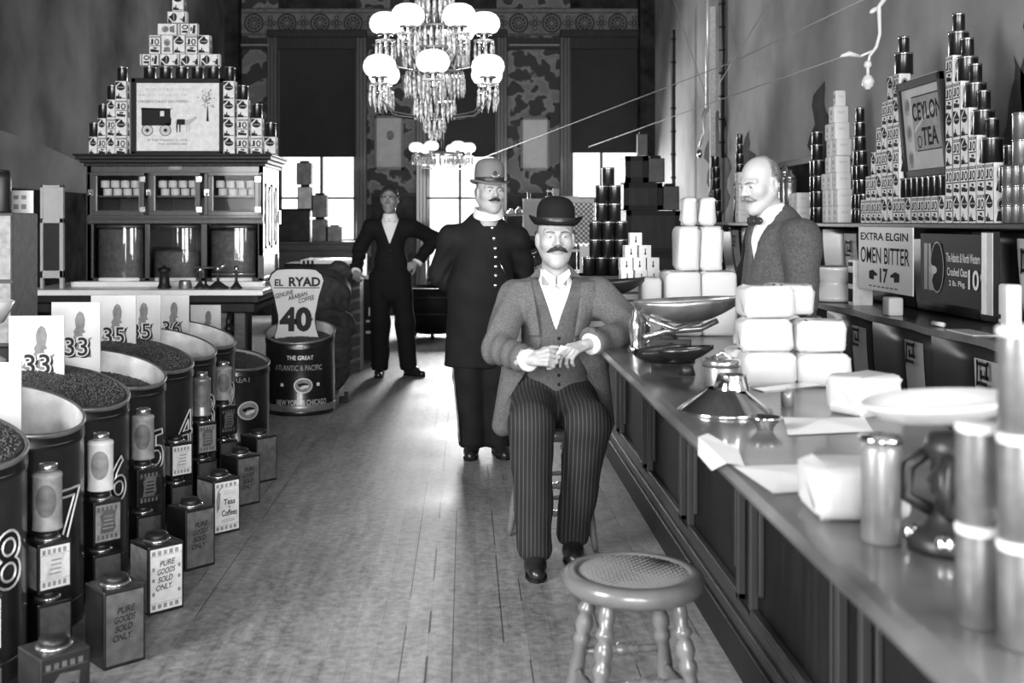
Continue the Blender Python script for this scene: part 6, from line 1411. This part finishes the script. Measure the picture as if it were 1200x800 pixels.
t, hf, loc, W = figure((.39, 4.6, 0), 'seated man with dark moustache in a bowler hat and tweed jacket', hd, .03, .0, J, 'skin', 0, .002, (hL, hR))
hat(t, 'bowler_hat', W, [(.081, 0), (.083, .02), (.084, .05), (.081, .075), (.073, .096), (.058, .112), (.035, .122), (.01, .125)], .116, 'felt_black', .066, 1.18, .022, True, .03)
moustache(t, W, 'moustache_dark', .044, .012, .0095); brows(t, W, 'hair_grey')
hair_mesh(t, hf, loc, lambda q: np.maximum(np.maximum(q[:, 2]-.075, -q[:, 1]-.0+.0), .02-q[:, 2]), .004, 'hair_dark', hd)
trousers(t, J, 'pinstripe', (.108, .092, .072), .15)
for a, b in (((.285, 4.60), (.285, 4.42)), ((.466, 4.82), (.452, 4.63))): shoe(t, a, b)
cf0 = coat_f(J, (.135, .15), (.074, .066, .052))
# lower jacket: sides hang open past the seat
def skirt(p):
    d = cap(p, A_(.235, 4.93, .80), A_(.17, 4.97, .52), .07, .05); return smin(d, cap(p, A_(.565, 4.93, .80), A_(.625, 4.97, .53), .07, .045), .02)
def cf1(p): return smin(cf0(p), skirt(p), .06)
xc = .395
def vw(p): # half-width of the open front
    z = p[:, 2]; up = np.clip((z-.86)/.32, 0, 1); lo = np.clip((.90-z)/.35, 0, 1); return .062+.048*up+.2*lo
def wedge(p): return np.maximum(np.abs(p[:, 0]-xc-.006)-vw(p), p[:, 1]-4.90)
def sheet(f, p): # hollow the opening right back to the waistcoat
    return np.maximum(f(p), -wedge(p))
def lap(p):
    w = np.abs(p[:, 0]-xc-.006)-vw(p); b = np.clip(1-np.abs(w-.03)/.032, 0, 1)**.3*(w > -.01)*(p[:, 2] > .93)*(p[:, 2] < 1.17)*(p[:, 1] < 4.9); return .011*b
g = MB(); sdf(g, lambda p: sheet(lambda q: cf1(q)-lap(q), p), (.0, 4.4, .44), (.86, 5.14, 1.26), .007, 'tweed'); jk = g.build('tweed_jacket', t)
g = MB(); g.flat((0,0,0), UX, UZ, [], 'ink') if False else None
# waistcoat and shirt
vf0 = lambda p: smin(cap(p, J['chest']+A_(0, 0, .05), J['waist']+A_(0,0,-.06), .124, .142, .72), cap(p, J['shL']+A_(.06,-.01,.0), J['shR']+A_(-.06,-.02,.0), .068), .06)-wrinkle(p, .0025, 30)
vee = lambda p: np.maximum(np.abs(p[:, 0]-xc)-np.clip((p[:, 2]-.965)*.36, -.05, .1), p[:, 1]-4.9)
g = MB(); sdf(g, lambda p: np.maximum(vf0(p), -vee(p)), (.2, 4.7, .66), (.6, 5.06, 1.2), .007, 'vest_tweed'); vest = g.build('waistcoat', t)
g = MB()
for k in range(6):
    z = .925-k*.04; y = surf_y(vf0, xc+.012, z, 4.6, 4.95)
    if y: g.ball((xc+.012, y-.002, z), .0075, 'black', 10, (1, .6, 1))
g.build('buttons', vest)
sf = lambda p: smin(smin(cap(p, J['chest']+A_(0, 0, .04), J['chest']+A_(0, 0, -.16), .112, .112, .74), cap(p, A_(.395, 4.885, 1.10), A_(.393, 4.855, 1.215), .062, .064, .95), .05), cap(p, A_(.33, 4.9, 1.10), A_(.46, 4.9, 1.10), .05), .05)
g = MB(); sdf(g, lambda p: np.maximum(sf(p), p[:, 2]-1.222-.25*(p[:, 1]-4.84)), (.22, 4.68, .84), (.58, 5.05, 1.26), .006, 'linen'); sh_ = g.build('shirt', t)
g = MB(); c0 = Vector((.394, 4.858, 1.19)); n = 30
for s in (-1, 1):
    g.slab((.394, 4.772, 1.165), (s*1, .25, 0), (0, -.1, 1), [(.006, -.01), (.03, .0), (.062, .04), (.055, .062), (.004, .03)] if s == 1 else [(.004, .03), (.055, .062), (.062, .04), (.03, .0), (.006, -.01)][::-1], .004, 'linen')
g.build('collar', sh_); g = MB()
for s in (-1, 1): g.ball((.394+s*.02, 4.775, 1.155), .012, 'linen', 10, (1.7, .6, .8), Ry(s*.3))
g.build('bow_tie', t)
cuff(t, J, 'L', .045); cuff(t, J, 'R', .046)
tag(MB().add([(.365, 4.46, .895), (.40, 4.47, .90), (.42, 4.475, .925), (.385, 4.465, .935), (.39, 4.45, .915)], [(0, 1, 4), (1, 2, 4), (2, 3, 4), (3, 0, 4)], 'paper').build('paper_twist'), 'small scrap of white paper held in the seated man\'s fingers', 'paper')
# ---------------------------------------------------------------- policeman
J = dict(neck=A_(.135, 6.80, 1.45), chest=A_(.12, 6.80, 1.26), waist=A_(.10, 6.81, 1.02), pelvis=A_(.09, 6.81, .9), shL=A_(-.085, 6.80, 1.345), elL=A_(-.16, 6.90, 1.10), wrL=A_(.02, 6.96, .95), shR=A_(.32, 6.80, 1.335), elR=A_(.375, 6.92, 1.08), wrR=A_(.2, 7.0, .92),
         hipL=A_(.02, 6.82, .86), knL=A_(.03, 6.79, .48), anL=A_(.045, 6.80, .10), hipR=A_(.19, 6.82, .86), knR=A_(.19, 6.80, .48), anR=A_(.20, 6.81, .10))
hd = (.150, 6.72, 1.602); cl = [(.5, .6, .4)]*4
t, hf, loc, W = figure((.1, 6.8, 0), 'policeman with tall grey helmet, moustache and long dark buttoned coat', hd, .32, .0, J, 'skin_pale', .008, .004, (((.02, 6.97, .94), (.8, .2, -.5), (0, 1, .2), cl, 1), ((.19, 7.05, .90), (-.8, .2, -.5), (0, 1, .2), cl, -1)))
hat(t, 'police_helmet', W, [(.088, 0), (.09, .02), (.0905, .06), (.089, .09), (.084, .112), (.072, .13), (.052, .142), (.025, .148), (.005, .149)], .118, 'felt_grey', .066, 1.15, .004, True, .02, .02)
g = MB()
for k in range(14): a = PI*(1.15+.7*k/13)*1.0+PI/2*0; q = W(.028*math.cos(a), -.094-.004, .122+.026*math.sin(a)); g.ball(q, .006, 'bright_tin', 8)
g.ball(W(0, -.094, .12), .012, 'dark_tin', 10, (1, .5, 1)); g.build('helmet_badge', t)
moustache(t, W, 'moustache_dark', .036, .004, .0095); brows(t, W, 'hair_grey')
hair_mesh(t, hf, loc, lambda q: np.maximum(np.maximum(q[:, 2]-.075, -q[:, 1]), -.02-q[:, 2]), .003, 'hair_grey', hd)
trousers(t, J, 'suit_navy', (.115, .1, .085), .15)
g = MB(); g.tube([(-.075+.0, 6.76, .56), (-.062, 6.735, .4), (-.045, 6.72, .25), (-.035, 6.72, .10)], .006, 'label_grey', 6); g.build('trouser_stripe', t)
for a, b in (((.045, 6.84), (.03, 6.66)), ((.205, 6.86), (.24, 6.68))): shoe(t, a, b)
pf = coat_f(J, (.165, .19), (.074, .066, .055), (A_(.085, 6.82, .70), .185), .74, .004, .05, .07)
pfl = lambda p: np.maximum(smin(pf(p), cap(p, A_(.10, 6.81, 1.0), A_(.075, 6.83, .50), .165, .21, .72), .05), .545-p[:, 2])
g = MB(); sdf(g, pfl, (-.32, 6.5, .5), (.52, 7.16, 1.56), .0085, 'suit_navy'); ct_ = g.build('long_coat', t)
for k, (xx, yy) in enumerate(((574.5, 258), (577, 267), (579, 279.5), (580.5, 291), (581, 301.5), (581.3, 312.5), (581.3, 323), (580.5, 334.5))):
    p = P(xx, yy, 6.66); y = surf_y(pfl, p.x, p.z, 6.45, 6.9)
    if y: MB().ball((p.x, y-.003, p.z), .0135, 'chrome', 12, (1, .6, 1)).build('button', ct_)
g = MB(); p = P(589, 318, 6.66); y = surf_y(pfl, p.x, p.z, 6.45, 6.9)
if y: g.tube([(p.x-.02, y-.01, p.z+.06), (p.x+.02, y-.012, p.z-.02)], .004, 'chrome', 6).tube([(p.x-.05, y-.005, p.z+.16), (p.x-.02, y-.01, p.z+.06)], .003, 'dark_tin', 6); g.build('watch_chain', ct_)
colr = MB(); n = 28
def ringc(c, r, z, sy=1.): return [(c[0]+r*math.cos(2*PI*i/n), c[1]+r*sy*math.sin(2*PI*i/n), z-(.035 if math.sin(2*PI*i/n) < 0 else .0)*abs(math.sin(2*PI*i/n))) for i in range(n)]
def collar(t, c, z, r0, r1, h, m='linen', name='collar'):
    g = MB(); rg = [ringc(c, r0, z), ringc(c, r1, z+h), ringc(c, r1-.006, z+h), ringc(c, r0-.01, z)]
    g.add(sum(rg, []), [(a*n+i, a*n+(i+1) % n, (a+1)*n+(i+1) % n, (a+1)*n+i) for a in range(3) for i in range(n)], m, True); return g.build(name, t)
collar(t, (.143, 6.755), 1.468, .094, .086, .055)
# ---------------------------------------------------------------- young man in black at the back
J = dict(neck=A_(-.695, 10.3, 1.49), chest=A_(-.69, 10.32, 1.31), waist=A_(-.69, 10.32, 1.05), pelvis=A_(-.69, 10.32, .94), shL=A_(-.875, 10.32, 1.385), elL=A_(-.985, 10.38, 1.17), wrL=A_(-1.0, 10.2, .985), shR=A_(-.50, 10.32, 1.385), elR=A_(-.285, 10.42, 1.27), wrR=A_(-.44, 10.33, 1.06),
         hipL=A_(-.79, 10.32, .9), knL=A_(-.785, 10.3, .5), anL=A_(-.79, 10.32, .10), hipR=A_(-.6, 10.32, .9), knR=A_(-.56, 10.3, .5), anR=A_(-.53, 10.34, .10))
hd = (-.70, 10.25, 1.632)
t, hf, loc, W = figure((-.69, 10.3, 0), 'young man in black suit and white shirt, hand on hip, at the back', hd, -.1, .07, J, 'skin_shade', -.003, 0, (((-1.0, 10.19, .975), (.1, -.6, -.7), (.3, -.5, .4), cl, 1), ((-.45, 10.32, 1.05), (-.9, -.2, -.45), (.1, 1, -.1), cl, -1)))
brows(t, W, 'hair_dark', 1.6)  # brows thickened to stand in for shade in the eye sockets
hair_mesh(t, hf, loc, lambda q: .032-np.clip(q[:, 1], -.1, 0)*.72-np.clip(q[:, 1], 0, .12)*.8-q[:, 2]+.010*np.sin(q[:, 0]*40+1), .009, 'hair_dark', hd)
trousers(t, J, 'suit_black', (.105, .09, .08), .14)
shoe(t, (-.79, 10.36), (-.795, 10.18)); shoe(t, (-.53, 10.38), (-.40, 10.26))
kf = coat_f(J, (.135, .135), (.075, .068, .052), (A_(-.69, 10.33, .8), .18), .74, .004)
kw = lambda p: np.maximum(np.abs(p[:, 0]+.695)-np.clip((p[:, 2]-1.22)*.36, -.05, .085), p[:, 1]-10.3)
kfl = lambda p: np.maximum(np.maximum(kf(p), -kw(p)), .70-p[:, 2])
g = MB(); sdf(g, kfl, (-1.2, 10.0, .66), (-.15, 10.62, 1.56), .0085, 'suit_black'); ck = g.build('black_coat', t)
ks = lambda p: smin(cap(p, A_(-.69, 10.31, 1.34), A_(-.69, 10.31, 1.15), .118, .11, .74), cap(p, A_(-.695, 10.3, 1.42), A_(-.697, 10.28, 1.5), .072, .062), .05)
g = MB(); sdf(g, lambda p: np.maximum(ks(p), p[:, 2]-1.508), (-.86, 10.1, 1.02), (-.52, 10.46, 1.55), .007, 'linen'); ksh = g.build('shirt', t)
g = MB()
for s in (-1, 1): g.ball((-.695+s*.025, 10.2, 1.445), .016, 'linen', 10, (1.8, .5, .9), Ry(s*.35))
g.build('bow_tie', t); g = MB()
for k in range(2): MB().ball((-.69, surf_y(kf, -.69, 1.17-k*.09, 9.9, 10.4)-.002, 1.17-k*.09), .009, 'dark_tin', 10).build('button', ck)
cuff(t, J, 'R', .05); cuff(t, J, 'L', .045)
# ---------------------------------------------------------------- balding clerk behind the counter
J = dict(neck=A_(1.44, 5.12, 1.455), chest=A_(1.455, 5.14, 1.26), waist=A_(1.44, 5.14, 1.02), pelvis=A_(1.45, 5.14, .92), shL=A_(1.44, 5.34, 1.36), elL=A_(1.37, 5.40, 1.10), wrL=A_(1.27, 5.42, 1.0), shR=A_(1.50, 4.95, 1.36), elR=A_(1.50, 4.93, 1.09), wrR=A_(1.30, 4.86, .985),
         hipL=A_(1.45, 5.23, .9), knL=A_(1.44, 5.24, .5), anL=A_(1.45, 5.25, .10), hipR=A_(1.46, 5.04, .9), knR=A_(1.45, 5.03, .5), anR=A_(1.46, 5.03, .10))
hd = (1.358, 5.10, 1.597)
yw = -math.radians(62)
t, hf, loc, W = figure((1.45, 5.1, 0), 'balding man with fair moustache and dark bow tie behind the counter, looking down', hd, yw, .27, J, 'skin_pale', 0, .002, (((1.26, 5.42, .995), (-.8, -.1, -.3), (0, -.2, -1), cl, 1), ((1.29, 4.855, .98), (-.85, -.05, -.35), (0, .2, -1), cl, -1)))
moustache(t, W, 'moustache_fair', .042, .01, .0115); brows(t, W, 'hair_grey')
hair_mesh(t, hf, loc, lambda q: np.maximum(np.maximum(q[:, 2]-.134, .002-q[:, 1]+np.clip(q[:, 2]-.02, 0, .2)*.3), np.maximum(-.045-q[:, 2], (np.abs(q[:, 0]) > .066)*(q[:, 1] < .04)*(q[:, 2] < .035)*.1-.05)), .006, 'hair_grey', hd)
trousers(t, J, 'suit_black', (.105, .09, .08), .14)
shoe(t, (1.49, 5.25), (1.31, 5.25)); shoe(t, (1.50, 5.03), (1.32, 5.02))
# the trunk is turned: widths swapped by scaling depth
def qf0(p):
    d = cap(p, J['chest']+A_(0, 0, .05), J['waist'], .15, .165, 1.15); d = smin(d, cap(p, J['shL'], J['shR'], .085), .07); d = smin(d, cap(p, J['neck']+A_(.01, 0, -.01), J['chest'], .075, .12), .06)
    d = smin(d, cap(p, J['waist'], A_(1.45, 5.14, .74), .165, .19, 1.1), .05)
    for s in 'LR':
        q = cap(p, J['sh'+s], J['el'+s], .088, .07); q = smin(q, cap(p, J['el'+s], J['wr'+s], .068, .052), .02); u = (J['wr'+s]-J['el'+s])/np.linalg.norm(J['wr'+s]-J['el'+s])
        q = np.maximum(q, (p-J['wr'+s]) @ u); d = smin(d, q-.004*np.sin(p[:, 2]*42+p[:, 0]*30), .025)
    return d-wrinkle(p, .004, 24)
fwd = A_(-math.sin(-yw), -math.cos(yw), 0)  # the way the trunk looks
fwd = A_(-.93, -.37, 0); side = A_(.37, -.93, 0); cq = A_(1.42, 5.11, 0)
def qw(p):
    r = p-cq; s = np.abs(r @ side-.0); return np.maximum(s-np.clip((p[:, 2]-1.24)*.3, -.05, .06), -(r @ fwd))
def qlap(p):
    r = p-cq; s = np.abs(r @ side)-np.clip((p[:, 2]-1.24)*.3, -.05, .06); b = np.clip(1-np.abs(s-.035)/.035, 0, 1)**.3*(p[:, 2] > 1.16)*(p[:, 2] < 1.42)*((r @ fwd) > 0); return .008*b
g = MB(); sdf(g, lambda p: np.maximum(np.maximum(qf0(p)-qlap(p), -qw(p)), .70-p[:, 2]), (1.05, 4.7, .66), (1.78, 5.6, 1.56), .0085, 'clerk_wool'); g.build('wool_coat', t)
qs = lambda p: smin(cap(p, J['chest']+A_(-.01, 0, .06), J['chest']+A_(-.005, 0, -.12), .135, .14, 1.1), cap(p, J['neck']+A_(-.0, 0, -.03), A_(1.405, 5.115, 1.50), .078, .064), .05)
g = MB(); sdf(g, lambda p: np.maximum(qs(p), p[:, 2]-1.505-.3*(p[:, 0]-1.41)), (1.2, 4.92, 1.05), (1.66, 5.36, 1.58), .007, 'linen'); g.build('shirt', t)
g = MB(); c = Vector((1.325, 5.08, 1.435))
for s in (-1, 1): g.ball(c+Vector(side)*s*.032, .018, 'ribbon', 12, (.6, 1.6, 1.0), Rz(.38)); 
g.ball(c, .013, 'ribbon', 10); g.build('bow_tie', t)
for o in list(bpy.data.objects):
    if o.get('label') == 'x' and not o.parent:
        for c in children(o): bpy.data.objects.remove(c)
        bpy.data.objects.remove(o)
# ================================================================== LIGHT
def area(name, loc, rot, sx, sy, e):
    l = bpy.data.lights.new(name, 'AREA'); l.shape = 'RECTANGLE'; l.size = sx; l.size_y = sy; l.energy = e
    o = bpy.data.objects.new(name, l); C.objects.link(o); o.location = loc; o.rotation_euler = rot; return o
# street windows of the shop front, behind the photographer
area('shop_window_left', (-1.7, -5.5, 2.1), (math.radians(88), 0, 0), 2.6, 3.0, 660)
area('shop_window_right', (1.4, -5.5, 2.1), (math.radians(88), 0, 0), 2.4, 3.0, 600)
area('left_fill_light', (-3.4, 1.2, 2.3), (math.radians(84), 0, math.radians(-58)), 2.2, 2.4, 540)  # added fill lamp brightening goods on the right; the left wall has no window
area('side_window_right', (2.7, .2, 2.2), (math.radians(82), 0, math.radians(50)), 1.8, 2.2, 250)
# daylight coming in through the three back windows
for i, (a, b) in enumerate(wins): area('back_window_light', ((WX(a)+WX(b))/2, YB-.15, (zb[i]+WZ(183))/2), (math.radians(-62), 0, 0), WX(b)-WX(a)-.2, WZ(183)-zb[i], [60, 420, 110][i])
w = bpy.data.worlds.new('world'); bpy.context.scene.world = w; w.use_nodes = True; w.node_tree.nodes['Background'].inputs[0].default_value = (1, 1, 1, 1); w.node_tree.nodes['Background'].inputs[1].default_value = .22
sc_ = bpy.context.scene; sc_.view_settings.view_transform = 'Standard'; sc_.view_settings.look = 'None'; sc_.view_settings.gamma = 1; sc_.view_settings.use_curve_mapping = False; sc_.view_settings.exposure = -.1
